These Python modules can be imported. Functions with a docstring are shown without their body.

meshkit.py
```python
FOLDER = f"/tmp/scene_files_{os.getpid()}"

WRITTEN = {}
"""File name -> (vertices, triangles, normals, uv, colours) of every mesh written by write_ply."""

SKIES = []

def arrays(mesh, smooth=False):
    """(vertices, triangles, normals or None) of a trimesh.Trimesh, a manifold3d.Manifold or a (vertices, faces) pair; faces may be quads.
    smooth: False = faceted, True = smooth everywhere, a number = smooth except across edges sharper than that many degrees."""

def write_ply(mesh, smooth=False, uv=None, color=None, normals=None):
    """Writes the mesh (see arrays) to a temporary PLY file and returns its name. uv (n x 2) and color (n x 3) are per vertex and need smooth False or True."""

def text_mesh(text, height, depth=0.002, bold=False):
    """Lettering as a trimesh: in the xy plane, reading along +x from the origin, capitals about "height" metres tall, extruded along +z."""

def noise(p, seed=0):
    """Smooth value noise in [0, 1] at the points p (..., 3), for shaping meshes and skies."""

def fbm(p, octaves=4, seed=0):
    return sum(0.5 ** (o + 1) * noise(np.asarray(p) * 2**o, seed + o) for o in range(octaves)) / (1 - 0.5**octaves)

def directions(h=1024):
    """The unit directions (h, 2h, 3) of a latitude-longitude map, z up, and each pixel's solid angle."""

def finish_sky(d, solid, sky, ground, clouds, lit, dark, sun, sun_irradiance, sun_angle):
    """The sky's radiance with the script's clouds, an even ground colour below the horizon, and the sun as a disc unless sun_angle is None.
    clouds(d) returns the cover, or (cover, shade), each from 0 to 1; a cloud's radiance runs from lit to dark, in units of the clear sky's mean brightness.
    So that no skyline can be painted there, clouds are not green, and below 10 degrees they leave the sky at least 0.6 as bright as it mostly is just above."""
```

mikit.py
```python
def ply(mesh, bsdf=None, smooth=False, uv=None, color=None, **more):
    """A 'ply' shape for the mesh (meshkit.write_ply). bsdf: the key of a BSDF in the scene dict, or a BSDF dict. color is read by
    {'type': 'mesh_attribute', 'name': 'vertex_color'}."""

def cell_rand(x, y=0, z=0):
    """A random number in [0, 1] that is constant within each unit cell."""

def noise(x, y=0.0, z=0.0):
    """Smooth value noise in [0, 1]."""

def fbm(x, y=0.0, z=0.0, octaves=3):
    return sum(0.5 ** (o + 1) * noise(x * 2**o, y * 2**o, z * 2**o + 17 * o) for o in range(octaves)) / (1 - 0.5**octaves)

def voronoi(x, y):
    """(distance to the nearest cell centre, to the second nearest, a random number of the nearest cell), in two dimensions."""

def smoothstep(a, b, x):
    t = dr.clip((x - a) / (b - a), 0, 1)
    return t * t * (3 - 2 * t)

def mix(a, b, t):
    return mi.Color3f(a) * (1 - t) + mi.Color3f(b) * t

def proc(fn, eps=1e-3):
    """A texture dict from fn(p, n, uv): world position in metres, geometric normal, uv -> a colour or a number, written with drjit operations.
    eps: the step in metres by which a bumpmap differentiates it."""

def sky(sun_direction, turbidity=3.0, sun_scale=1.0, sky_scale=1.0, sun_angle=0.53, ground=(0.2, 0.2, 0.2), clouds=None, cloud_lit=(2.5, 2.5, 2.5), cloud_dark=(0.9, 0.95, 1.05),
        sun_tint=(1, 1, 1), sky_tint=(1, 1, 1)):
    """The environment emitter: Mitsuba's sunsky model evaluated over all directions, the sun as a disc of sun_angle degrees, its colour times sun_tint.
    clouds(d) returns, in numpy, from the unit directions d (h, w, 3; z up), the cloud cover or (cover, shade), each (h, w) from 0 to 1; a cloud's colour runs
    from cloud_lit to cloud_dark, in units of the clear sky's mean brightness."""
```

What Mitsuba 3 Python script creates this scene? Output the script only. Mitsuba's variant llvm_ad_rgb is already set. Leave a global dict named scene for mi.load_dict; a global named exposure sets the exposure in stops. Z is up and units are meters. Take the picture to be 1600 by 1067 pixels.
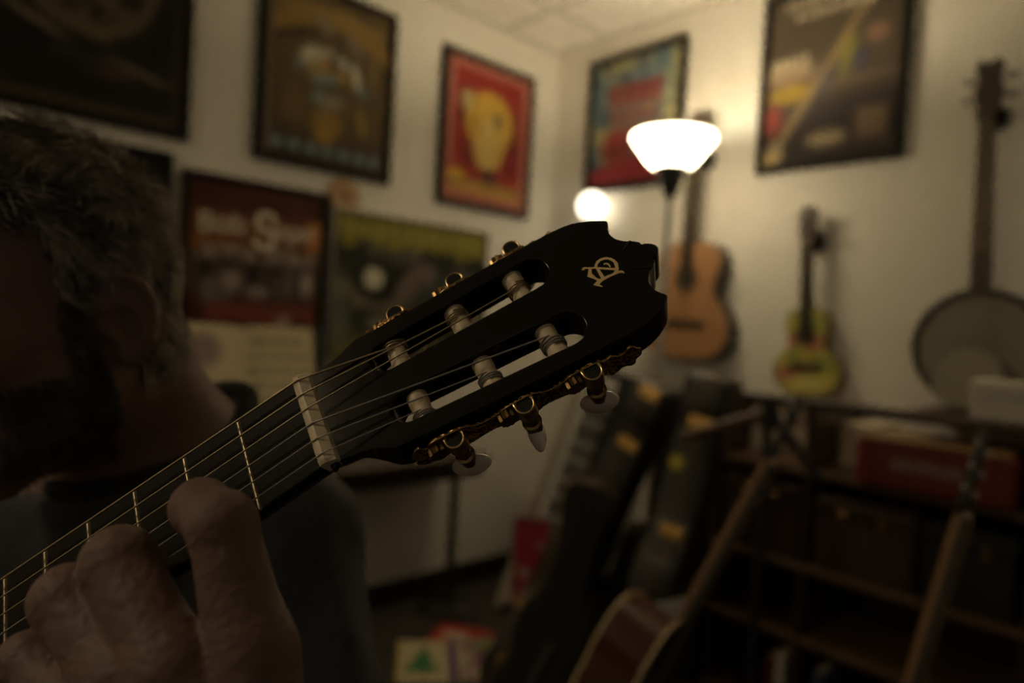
import math
import numpy as np
import trimesh
import mitsuba as mi
import drjit as dr
import mikit
import meshkit
from shapely.geometry import Polygon, LineString, Point, box as sbox
from shapely.ops import unary_union

T = mi.ScalarTransform4f
scene, labels = {}, {}

# ------------------------------------------------------------------ camera, light levels, exposure
CAM = np.array([0.0, 0.0, 1.176])
CAM_FWD = np.array([0.68179788, 0.73106365, -0.02641192])
CAM_UP = np.array([-0.05860461, 0.0, 0.0]) * 0 + np.array([-0.02489071, 0.0592667, 0.99793182])
FOCUS = 0.332
scene['camera'] = {
    'type': 'thinlens', 'fov': 2 * math.degrees(math.atan(800 / 1067.0)), 'fov_axis': 'x',
    'aperture_radius': 0.0036, 'focus_distance': FOCUS, 'near_clip': 0.02, 'far_clip': 50.0,
    'to_world': T().look_at(origin=CAM.tolist(), target=(CAM + CAM_FWD).tolist(), up=CAM_UP.tolist()),
}
exposure = 0.0
WARM = np.array([1.0, 0.80, 0.49])
L_BULB = 500.0       # bulb inside the uplight bowl
L_BOWL = 12.8        # the glowing glass bowl itself
L_GLOBE = 3.5        # small globe lamp
L_UNSEEN_SCREEN = 7.0      # unseen monitor behind the camera, placed to light hand and guitar
L_UNSEEN_PANEL = 13.0        # unseen ceiling panel, placed to light guitar and player from above
XR, YL = 2.373, 2.321          # right wall x, left wall y
ZC = 2.476                     # ceiling
X0, Y0 = -2.6, -2.9            # walls behind the camera

# ------------------------------------------------------------------ helpers
def rgb(*c):
    return {'type': 'rgb', 'value': [float(x) for x in c]}

def mat(key, color, rough=0.6, metallic=0.0, spec=0.5, **more):
    col = color if isinstance(color, dict) else rgb(*color)
    scene[key] = {'type': 'twosided', 'b': {'type': 'principled', 'base_color': col, 'roughness': rough,
                  'metallic': metallic, 'specular': spec, **more}}
    return key

USED = {}
def key_of(name):
    n = USED.get(name, 0)
    USED[name] = n + 1
    return name if n == 0 else f'{name}_{n:03d}'

def thing(name, label, cat, group=None):
    k = key_of(name)
    labels[k] = {'label': label, 'category': cat}
    if group:
        labels[k]['group'] = group
    return k

def put(key, mesh, bsdf, smooth=False, color=None, **more):
    scene[key] = mikit.ply(mesh, bsdf, smooth=smooth, color=color, **more)
    return key

def part(parent, name, mesh, bsdf, smooth=False, label=None, kind=None, color=None, **more):
    k = key_of(parent + '__' + name)
    put(k, mesh, bsdf, smooth, color, **more)
    if label or kind:
        labels[k] = {}
        if label:
            labels[k]['label'] = label
        if kind:
            labels[k]['kind'] = kind
    return k

def struct(name, mesh, bsdf, label, smooth=False):
    put(name, mesh, bsdf, smooth)
    labels[name] = {'label': label, 'kind': 'structure'}
    return name

def cat(*ms):
    ms = [m for g in ms for m in (g if isinstance(g, (list, tuple)) else [g])]
    return trimesh.util.concatenate(ms)

def tm(v, f):
    f = np.asarray(f, int)
    if f.shape[1] == 4:
        f = np.vstack([f[:, [0, 1, 2]], f[:, [0, 2, 3]]])
    return trimesh.Trimesh(np.asarray(v, float), f, process=False)

def hull(p):
    return trimesh.convex.convex_hull(np.asarray(p, float))

def box(x0, x1, y0, y1, z0, z1, b=0.0):
    if b <= 0:
        m = trimesh.creation.box(extents=(x1 - x0, y1 - y0, z1 - z0))
        m.apply_translation(((x0 + x1) / 2, (y0 + y1) / 2, (z0 + z1) / 2))
        return m
    pts = []
    for x, sx in ((x0, 1), (x1, -1)):
        for y, sy in ((y0, 1), (y1, -1)):
            for z, sz in ((z0, 1), (z1, -1)):
                pts += [(x + sx * b, y + sy * b, z), (x + sx * b, y, z + sz * b), (x, y + sy * b, z + sz * b)]
    return hull(pts)

def frame_at(o, ex, ey, ez=None):
    ex = np.asarray(ex, float); ex = ex / np.linalg.norm(ex)
    ey = np.asarray(ey, float); ey = ey - ex * (ex @ ey); ey = ey / np.linalg.norm(ey)
    m = np.eye(4)
    m[:3, 0], m[:3, 1], m[:3, 2], m[:3, 3] = ex, ey, np.cross(ex, ey), o
    return m

def xf(mesh, m):
    mesh = mesh.copy()
    mesh.apply_transform(np.asarray(m, float))
    return mesh

def tube(p, r, n=8, caps=True, closed=False):
    p = np.asarray(p, float)
    k = len(p)
    r = np.broadcast_to(np.asarray(r, float), (k,))
    if closed:
        t = np.roll(p, -1, 0) - np.roll(p, 1, 0)
    else:
        t = np.gradient(p, axis=0)
    t = t / (np.linalg.norm(t, axis=1, keepdims=True) + 1e-15)
    a = np.cross(t[0], [0, 0, 1.0] if abs(t[0, 2]) < 0.9 else [1.0, 0, 0])
    A = []
    for i in range(k):
        a = a - t[i] * (a @ t[i])
        a = a / np.linalg.norm(a)
        A.append(a)
    A = np.array(A)
    B = np.cross(t, A)
    th = np.arange(n) * 2 * math.pi / n
    v = p[:, None] + r[:, None, None] * (np.cos(th)[None, :, None] * A[:, None] + np.sin(th)[None, :, None] * B[:, None])
    kk = k if closed else k - 1
    i, j = np.meshgrid(np.arange(kk), np.arange(n), indexing='ij')
    i2 = (i + 1) % k
    q = np.stack([i * n + j, i * n + (j + 1) % n, i2 * n + (j + 1) % n, i2 * n + j], -1).reshape(-1, 4)
    v = v.reshape(-1, 3)
    f = np.vstack([q[:, [0, 1, 2]], q[:, [0, 2, 3]]])
    if caps and not closed:
        c0, c1 = len(v), len(v) + 1
        v = np.vstack([v, p[0], p[-1]])
        jj = np.arange(n)
        f = np.vstack([f, np.stack([jj * 0 + c0, (jj + 1) % n, jj], 1),
                       np.stack([jj * 0 + c1, (k - 1) * n + jj, (k - 1) * n + (jj + 1) % n], 1)])
    return tm(v, f)

def lathe(prof, n=32, m=None):
    """profile of (radius, height) about the z axis, from bottom to top"""
    prof = np.asarray(prof, float)
    th = np.arange(n) * 2 * math.pi / n
    v = np.stack([prof[:, 0, None] * np.cos(th), prof[:, 0, None] * np.sin(th), np.broadcast_to(prof[:, 1, None], (len(prof), n))], -1)
    i, j = np.meshgrid(np.arange(len(prof) - 1), np.arange(n), indexing='ij')
    q = np.stack([i * n + j, i * n + (j + 1) % n, (i + 1) * n + (j + 1) % n, (i + 1) * n + j], -1).reshape(-1, 4)
    mesh = tm(v.reshape(-1, 3), q)
    mesh.merge_vertices()
    mesh.update_faces(mesh.nondegenerate_faces())
    return mesh if m is None else xf(mesh, m)

def offset_ring(p, d):
    """moves a closed counter-clockwise ring inwards by d"""
    p = np.asarray(p, float)
    e = np.roll(p, -1, 0) - p
    e = e / (np.linalg.norm(e, axis=1, keepdims=True) + 1e-15)
    nrm = np.stack([-e[:, 1], e[:, 0]], 1)
    a = nrm + np.roll(nrm, 1, 0)
    a = a / np.maximum((a * a).sum(1, keepdims=True) / 2, 0.35)
    return p + a * d

def ccw(p):
    p = np.asarray(p, float)
    s = np.sum(p[:, 0] * np.roll(p[:, 1], -1) - p[:, 1] * np.roll(p[:, 0], -1))
    return p if s > 0 else p[::-1]

def slab(outer, z0, z1, bev=0.0, holes=(), bot=None):
    """a plate of outline OUTER between z0 and z1 with rounded upper (and lower) edges, and holes through it"""
    outer = ccw(outer)
    holes = [ccw(h) for h in holes]
    bot = bev if bot is None else bot
    levels = [(0.0, z0)] if bot <= 0 else [(bot, z0), (bot * .3, z0 + bot * .3), (0.0, z0 + bot)]
    levels += [(0.0, z1)] if bev <= 0 else [(0.0, z1 - bev), (bev * .3, z1 - bev * .3), (bev, z1)]
    meshes = []
    for ring, sg in [(outer, 1)] + [(h, -1) for h in holes]:
        n = len(ring)
        vs = np.vstack([np.c_[offset_ring(ring, sg * d), np.full(n, z)] for d, z in levels])
        i, j = np.meshgrid(np.arange(len(levels) - 1), np.arange(n), indexing='ij')
        q = np.stack([i * n + j, i * n + (j + 1) % n, (i + 1) * n + (j + 1) % n, (i + 1) * n + j], -1).reshape(-1, 4)
        meshes.append(tm(vs, q if sg > 0 else q[:, ::-1]))
    for (d, z), up in ((levels[0], False), (levels[-1], True)):
        pg = Polygon(offset_ring(outer, d), [offset_ring(h, -d) for h in holes])
        v, f = trimesh.creation.triangulate_polygon(pg if pg.is_valid else pg.buffer(0), engine='earcut')
        f = np.asarray(f)
        a = v[f[:, 1]] - v[f[:, 0]]; b = v[f[:, 2]] - v[f[:, 0]]
        pos = a[:, 0] * b[:, 1] - a[:, 1] * b[:, 0] > 0
        f = np.where((pos == up)[:, None], f, f[:, ::-1])
        meshes.append(tm(np.c_[v, np.full(len(v), z)], f))
    m = cat(meshes)
    m.merge_vertices(digits_vertex=7)
    return m

def smooth_ring(p, n=120, closed=True):
    """a Catmull-Rom curve through the points"""
    p = np.asarray(p, float)
    k = len(p)
    out = []
    m = k if closed else k - 1
    per = max(2, n // m)
    for i in range(m):
        a, b, c, d = (p[(i - 1) % k], p[i], p[(i + 1) % k], p[(i + 2) % k]) if closed else (p[max(i - 1, 0)], p[i], p[i + 1], p[min(i + 2, k - 1)])
        for s in np.arange(per) / per:
            out.append(0.5 * ((2 * b) + (c - a) * s + (2 * a - 5 * b + 4 * c - d) * s * s + (3 * b - a - 3 * c + d) * s ** 3))
    if not closed:
        out.append(p[-1])
    return np.array(out)

def ball(c, r, sub=2, scale=(1, 1, 1)):
    m = trimesh.creation.icosphere(subdivisions=sub, radius=1.0)
    m.apply_scale(np.asarray(scale, float) * r)
    m.apply_translation(c)
    return m

def text(s, height, bold=False, depth=0.0006, center=True):
    m = meshkit.text_mesh(s, height, depth, bold)
    if center:
        m.apply_translation((-(m.bounds[0][0] + m.bounds[1][0]) / 2, 0, 0))
    return m

# ------------------------------------------------------------------ materials
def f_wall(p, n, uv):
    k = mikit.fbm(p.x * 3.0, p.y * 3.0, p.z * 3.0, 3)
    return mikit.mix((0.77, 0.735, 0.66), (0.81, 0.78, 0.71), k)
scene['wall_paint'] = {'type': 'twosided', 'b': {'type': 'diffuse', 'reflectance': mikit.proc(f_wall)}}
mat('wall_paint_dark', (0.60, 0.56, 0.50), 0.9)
mat('tile_white', (0.84, 0.81, 0.74), 0.95, spec=0.1)
mat('grid_white', (0.60, 0.57, 0.51), 0.6)
def f_carpet(p, n, uv):
    k = mikit.fbm(p.x * 160.0, p.y * 160.0, 0.0, 2)
    k2 = mikit.fbm(p.x * 9.0, p.y * 9.0, 3.0, 2)
    return mikit.mix((0.022, 0.020, 0.018), (0.085, 0.078, 0.068), k * 0.7 + k2 * 0.3)
scene['carpet'] = {'type': 'twosided', 'b': {'type': 'diffuse', 'reflectance': mikit.proc(f_carpet)}}
mat('black_vinyl', (0.012, 0.011, 0.010), 0.55)
mat('black_frame', (0.010, 0.009, 0.008), 0.6, spec=0.12)
mat('pewter', (0.22, 0.21, 0.19), 0.4, 0.6)
mat('black_plastic', (0.015, 0.015, 0.015), 0.4)
mat('black_metal', (0.02, 0.02, 0.02), 0.35, 0.2)
mat('black_cloth', (0.012, 0.012, 0.012), 0.95)
mat('dark_wood', (0.035, 0.020, 0.012), 0.4)
mat('brown_wood', (0.10, 0.055, 0.028), 0.5)
mat('mahogany', (0.055, 0.016, 0.010), 0.18, clearcoat=0.6, clearcoat_gloss=0.9)
mat('black_gloss', (0.009, 0.008, 0.007), 0.14, spec=0.28, clearcoat=0.12, clearcoat_gloss=0.95)
mat('cream', (0.60, 0.45, 0.26), 0.4)
mat('maple', (0.30, 0.17, 0.07), 0.35)
mat('cedar_top', (0.40, 0.21, 0.10), 0.4, spec=.3)
mat('ivory', (0.62, 0.50, 0.34), 0.45)
mat('bone', (0.58, 0.48, 0.34), 0.4)
mat('pearl', (0.74, 0.64, 0.56), 0.22, clearcoat=0.8, clearcoat_gloss=0.9, sheen=0.3)
mat('gold', (0.55, 0.37, 0.17), 0.28, 1.0)
mat('old_gold', (0.27, 0.17, 0.075), 0.30, 1.0)
mat('brass', (0.72, 0.47, 0.16), 0.3, 1.0)
mat('chrome', (0.75, 0.74, 0.72), 0.15, 1.0)
mat('fret_metal', (0.30, 0.25, 0.18), 0.32, 1.0)
mat('white_paper', (0.62, 0.58, 0.50), 0.9)
mat('cream_paper', (0.66, 0.57, 0.40), 0.9)
mat('red_print', (0.16, 0.012, 0.012), 0.6)
mat('drum_skin', (0.20, 0.18, 0.135), 0.6)
mat('white_plastic', (0.62, 0.60, 0.54), 0.4)
scene['painted'] = {'type': 'twosided', 'b': {'type': 'principled', 'base_color': {'type': 'mesh_attribute', 'name': 'vertex_color'},
                    'roughness': 0.6, 'specular': 0.15}}
scene['painted_matte'] = {'type': 'twosided', 'b': {'type': 'diffuse', 'reflectance': {'type': 'mesh_attribute', 'name': 'vertex_color'}}}

# ------------------------------------------------------------------ room shell
def wall_quad(a, b, z0, z1, thick, nrm):
    a, b = np.asarray(a, float), np.asarray(b, float)
    n = np.asarray(nrm, float)
    p = [a, b, b - n * thick, a - n * thick]
    return hull([(q[0], q[1], z) for q in p for z in (z0, z1)])

struct('wall_left', wall_quad((X0, YL), (XR, YL), 0, ZC + .1, .1, (0, -1)), 'wall_paint', 'warm off-white painted wall hung with five framed posters')
struct('wall_right', wall_quad((XR, YL + .1), (XR, Y0), 0, ZC + .1, .1, (-1, 0)), 'wall_paint', 'warm off-white painted wall behind the lamp and hanging instruments')
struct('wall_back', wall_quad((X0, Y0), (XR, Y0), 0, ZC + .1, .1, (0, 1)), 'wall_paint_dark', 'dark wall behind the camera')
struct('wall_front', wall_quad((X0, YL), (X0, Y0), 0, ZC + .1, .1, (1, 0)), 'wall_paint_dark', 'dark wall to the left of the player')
struct('floor', box(X0 - .1, XR + .1, Y0 - .1, YL + .1, -0.1, 0), 'carpet', 'dark grey brown carpet floor')
struct('ceiling', box(X0 - .1, XR + .1, Y0 - .1, YL + .1, ZC + 0.012, ZC + 0.1), 'tile_white', 'suspended ceiling of pale square tiles')
# ceiling tiles: each a panel resting in the grid, edges bevelled
gx, gy = 2.012, 2.02
xs = sorted({XR - .012, *[gx - .61 * k for k in range(0, 8)]}); xs = [x for x in xs if x > X0]; xs = [X0] + xs
ys = sorted({YL - .012, *[gy - .61 * k for k in range(0, 9)]}); ys = [y for y in ys if y > Y0]; ys = [Y0] + ys
for i in range(len(xs) - 1):
    for j in range(len(ys) - 1):
        part('ceiling', 'tile', box(xs[i] + .008, xs[i + 1] - .008, ys[j] + .008, ys[j + 1] - .008, ZC + .001, ZC + .0125, .004), 'tile_white')
grid = [box(x - .012, x + .012, Y0, YL, ZC - .004, ZC + .003) for x in xs[1:-1]] + [box(X0, XR, y - .012, y + .012, ZC - .0045, ZC + .0025) for y in ys[1:-1]]
part('ceiling', 'grid', cat(grid), 'grid_white')
struct('trim_1', box(X0, XR - .02, YL - .02, YL, ZC - .006, ZC + .012), 'grid_white', 'white wall angle strip along the left wall under the ceiling')
struct('trim_2', box(XR - .02, XR, Y0, YL, ZC - .006, ZC + .012), 'grid_white', 'white wall angle strip along the right wall under the ceiling')
struct('baseboard_left', box(X0, XR - .012, YL - .012, YL, 0, .1, .003), 'black_vinyl', 'black vinyl baseboard along the left wall')
struct('baseboard_right', box(XR - .012, XR, Y0, YL, 0, .1, .003), 'black_vinyl', 'black vinyl baseboard along the right wall')

# ------------------------------------------------------------------ lamps
def emitter(c):
    return {'type': 'area', 'radiance': rgb(*c)}

def uplight(label, lx, ly, zb, bowl, bulb):
    t = thing('floor_lamp', label, 'floor lamp')
    at_ = T().translate([lx, ly, 0]).matrix
    prof_o = np.array([(.056, 0), (.066, .003), (.078, .013), (.092, .030), (.108, .052), (.123, .072), (.135, .088), (.141, .099), (.139, .107), (.134, .110)])
    prof_i = prof_o[::-1] - np.array([.004, 0]); prof_i[:, 1] += .003
    part(t, 'shade', lathe(prof_o + [0, zb], 48, at_), 'bowl_glass', True, 'glowing white glass bowl', emitter=emitter(WARM * bowl))
    part(t, 'shade_lining', lathe(np.vstack([prof_i, [(.0, .003)]]) + [0, zb], 48, at_), 'white_plastic', True)
    part(t, 'bulb', ball((lx, ly, zb + .073), .030, 3), 'white_plastic', True, emitter=emitter(WARM * bulb))
    part(t, 'bulb_base', lathe([(.0, 0), (.016, 0), (.016, .04), (.0, .04)], 16, T().translate([lx, ly, zb + .006]).matrix), 'black_plastic', 40)
    part(t, 'cup', lathe([(.0, -.10), (.016, -.10), (.024, -.085), (.035, -.05), (.046, -.012), (.056, .002), (.0, .002)], 32, T().translate([lx, ly, zb]).matrix), 'black_metal', 40, 'dark metal cup under the bowl')
    part(t, 'pole', tube([(lx, ly, .03), (lx, ly, zb - .09)], .0125, 16), 'chrome', 40)
    part(t, 'base', lathe([(.0, 0), (.135, 0), (.135, .012), (.12, .022), (.03, .034), (.013, .05), (.0, .05)], 40, at_), 'black_metal', 40)
mat('bowl_glass', (.85, .83, .78), .4)
uplight('lit uplight floor lamp with flared white glass bowl in front of the blue poster', 1.945, 1.350, 1.728, L_BOWL, L_BULB)
uplight('unseen second uplight out of view to the right, placed to light the left wall and the player', 2.12, -1.05, 1.728, L_BOWL * .45, L_BULB * .04)  # unseen lamp, placed to light the left wall and right-hand edges

gx_, gy_, gz_ = 2.285, 1.988, 1.711
t = thing('globe_lamp', 'small lit white globe lamp on a slim stand deep in the corner', 'globe lamp')
part(t, 'globe', ball((gx_, gy_, gz_), .0615, 3), 'white_plastic', True, 'glowing white glass globe', emitter=emitter(WARM ** .6 * L_GLOBE))
part(t, 'collar', lathe([(.0, 0), (.022, 0), (.026, .02), (.024, .03), (.0, .03)], 20, T().translate([gx_, gy_, gz_ - .081]).matrix), 'black_metal', 40)
part(t, 'pole', tube([(gx_, gy_, .02), (gx_, gy_, gz_ - .07)], .008, 12), 'black_metal', 40)
part(t, 'base', lathe([(.0, 0), (.07, 0), (.07, .012), (.02, .022), (.0, .022)], 32, T().translate([gx_, gy_, 0]).matrix), 'black_metal', 40)

t = thing('unseen_ceiling_light', 'unseen square ceiling light panel out of view, placed to light the guitar and player from above', 'ceiling light')  # out of view, placed to light the nut and player from above
cx0, cy0 = gx - .61 * 6, gy - .61 * 2
part(t, 'frame', xf(slab([(0, 0), (.61, 0), (.61, .61), (0, .61)], -.022, -.004, .002, [[(.03, .03), (.58, .03), (.58, .58), (.03, .58)]], bot=0), T().translate([cx0, cy0, ZC]).matrix), 'grid_white')
dm = tm([(cx0 + .03, cy0 + .03, ZC - .012), (cx0 + .58, cy0 + .03, ZC - .012), (cx0 + .58, cy0 + .58, ZC - .012), (cx0 + .03, cy0 + .58, ZC - .012)], [[0, 2, 1], [0, 3, 2]])
part(t, 'diffuser', dm, 'white_plastic', emitter=emitter(WARM * L_UNSEEN_PANEL))

# unseen monitor out of view, placed to light the hand and the stand guitar
t = thing('unseen_monitor', 'unseen lit monitor out of view behind the camera, placed to light the hand and the stand guitar', 'monitor')
mo = frame_at((-1.05, -1.25, 1.22), (.66, -.75, 0), (0, 0, 1))      # the screen looks into the room
part(t, 'housing', xf(box(-.31, .31, -.19, .19, -.035, -.004, .006), mo), 'black_plastic')
part(t, 'screen', xf(tm([(-.295, -.17, -.003), (.295, -.17, -.003), (.295, .175, -.003), (-.295, .175, -.003)], [[0, 1, 2], [0, 2, 3]]), mo), 'black_plastic', emitter=emitter(np.array([.72, .84, 1.0]) * L_UNSEEN_SCREEN))
part(t, 'stand', xf(cat(box(-.03, .03, -.34, -.1, -.06, -.036, .004), box(-.12, .12, -.352, -.34, -.14, .06, .004)), mo), 'black_plastic')
t = thing('desk', 'unseen dark desk out of view behind the camera, built to carry the unseen monitor', 'desk')  # unseen desk, only there to carry the unseen monitor
part(t, 'desk_top', xf(box(-.7, .7, -.382, -.352, -.45, .25, .004), mo), 'dark_wood')
for sx in (-.66, .66):
    for sz in (-.41, .21):
        part(t, 'leg', xf(box(sx - .025, sx + .025, -1.22, -.382, sz - .025, sz + .025), mo), 'dark_wood')

# ------------------------------------------------------------------ framed posters (flat prints, colours laid out in each sheet's own width and height)
def sheet(w, h, art, nx=110):
    ny = max(2, int(nx * h / w))
    u, v = np.meshgrid(np.linspace(0, 1, nx), np.linspace(0, 1, ny), indexing='ij')
    c = np.clip(art(u.ravel(), v.ravel()), 0.003, 0.95)
    pts = np.stack([(u.ravel() - .5) * w, (v.ravel() - .5) * h, np.zeros(nx * ny)], 1)
    i, j = np.meshgrid(np.arange(nx - 1), np.arange(ny - 1), indexing='ij')
    a = i * ny + j
    q = np.stack([a, a + ny, a + ny + 1, a + 1], -1).reshape(-1, 4)
    return tm(pts, q), c

def lay(c, mask, col):
    mask = np.clip(np.asarray(mask, float), 0, 1)[:, None]
    return c * (1 - mask) + np.asarray(col, float) * mask

def ss(a, b, x):
    t_ = np.clip((x - a) / (b - a), 0, 1)
    return t_ * t_ * (3 - 2 * t_)

def blob(u, v, cx, cy, rx, ry, soft=.3, ang=0.0):
    ca, sa = math.cos(ang), math.sin(ang)
    x, y = u - cx, v - cy
    d = np.sqrt(((x * ca + y * sa) / rx) ** 2 + ((-x * sa + y * ca) / ry) ** 2)
    return 1 - ss(1 - soft, 1 + soft, d)

def rect(u, v, x0, x1, y0, y1, s=.01):
    return ss(x0 - s, x0 + s, u) * (1 - ss(x1 - s, x1 + s, u)) * ss(y0 - s, y0 + s, v) * (1 - ss(y1 - s, y1 + s, v))

def nz(u, v, f, seed=0, oct=3):
    return meshkit.fbm(np.stack([u * f, v * f, u * 0 + seed * 3.7], -1), oct, seed)

def marks(n, w, h, seed):
    """a line of N unreadable letter shapes, W wide and H tall"""
    r_ = np.random.default_rng(seed)
    cw = w / n
    out = []
    for k in range(n):
        x0 = -w / 2 + cw * (k + .5)
        p_ = [(x0 + cw * .42 * math.cos(q) * r_.uniform(.55, 1.0), h * (.5 + .5 * math.sin(q) * r_.uniform(.8, 1.0))) for q in np.arange(9) * 2 * math.pi / 9]
        hole_ = Point(x0 + cw * r_.uniform(-.1, .1), h * r_.uniform(.35, .65)).buffer(cw * .15, 3)
        out.append(Polygon(p_).buffer(0).difference(hole_))
    return cat([trimesh.creation.extrude_polygon(g, .0006, engine='earcut') for u_ in out for g in getattr(u_, 'geoms', [u_])])

def poster(label, M4, w, h, art, rail=.024, depth=.028, frame='black_frame', words=()):
    """M4: the centre of the poster on the wall, x to its right, y up, z out of the wall"""
    t_ = thing('framed_poster', label, 'poster')
    o = [(-w / 2, -h / 2), (w / 2, -h / 2), (w / 2, h / 2), (-w / 2, h / 2)]
    i_ = [(-w / 2 + rail, -h / 2 + rail), (w / 2 - rail, -h / 2 + rail), (w / 2 - rail, h / 2 - rail), (-w / 2 + rail, h / 2 - rail)]
    part(t_, 'frame', xf(slab(o, 0.001, depth, .003, [i_], bot=0), M4), frame)
    m, c = sheet(w - 2 * rail + .002, h - 2 * rail + .002, art)
    m.apply_translation((0, 0, depth * .55))
    pk = part(t_, 'print', xf(m, M4), 'painted', True, color=c)
    for s, hgt, x, y, col, bold, ang, wid in words:
        tx = text(s, hgt, bold) if isinstance(s, str) else marks(s[0], wid, hgt, s[1])
        sc = wid / (tx.bounds[1][0] - tx.bounds[0][0]) if wid else 1.0
        tx.apply_transform(np.diag([sc, 1, 1, 1]))
        tx.apply_transform(trimesh.transformations.rotation_matrix(ang, [0, 0, 1]))
        tx.apply_translation((x, y, depth * .55 + .0003))
        part(pk, 'lettering', xf(tx, M4), col)
    return t_

def on_left(x0, x1, z0, z1):
    return frame_at(((x0 + x1) / 2, YL, (z0 + z1) / 2), (1, 0, 0), (0, 0, 1)), x1 - x0, z1 - z0

def on_right(y0, y1, z0, z1):
    return frame_at((XR, (y0 + y1) / 2, (z0 + z1) / 2), (0, -1, 0), (0, 0, 1)), y1 - y0, z1 - z0

mat('ink_cream', (.58, .50, .38), .6); mat('ink_ochre', (.30, .19, .045), .6); mat('ink_teal', (.13, .24, .26), .6)
mat('ink_black', (.015, .012, .010), .6); mat('ink_red', (.17, .02, .02), .6); mat('ink_grey', (.16, .14, .12), .6)
mat('ink_yellow', (.26, .24, .03), .6); mat('ink_dim', (.05, .042, .034), .6)

# 1 dark sheet with a tan wreath
def art1(u, v):
    n = nz(u, v, 9, 1)
    c = np.full((len(u), 3), .012) * (0.6 + .8 * n[:, None])
    c = lay(c, 1 - rect(u, v, .045, .955, .04, .96, .006), (.055, .042, .03))
    r = np.hypot((u - .47) / 1.0, (v - .66) * 1.23)
    c = lay(c, np.exp(-((r - .345) / .035) ** 2) * (.4 + .7 * n), (.16, .125, .075))
    c = lay(c, blob(u, v, .45, .40, .03, .16, .5, 1.2) * n + blob(u, v, .76, .235, .17, .016, .6, -.18) + blob(u, v, .2, .37, .17, .02, .6, -.35), (.14, .11, .07))
    m2 = nz(u, v, 16, 4)
    c = lay(c, (r < .30) * ss(.46, .62, m2), (.12, .09, .06))
    c = lay(c, (np.exp(-((v - .60 - .7 * (u - .47)) / .03) ** 2) + np.exp(-((v - .60 + .7 * (u - .47)) / .03) ** 2)) * (r < .3) * .8, (.13, .10, .055))
    c = lay(c, blob(u, v, .62, .20, .12, .02, .6) * .6, (.10, .05, .04))
    return c
M4, w, h = on_left(.165, .705, 1.69, 2.345)
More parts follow.
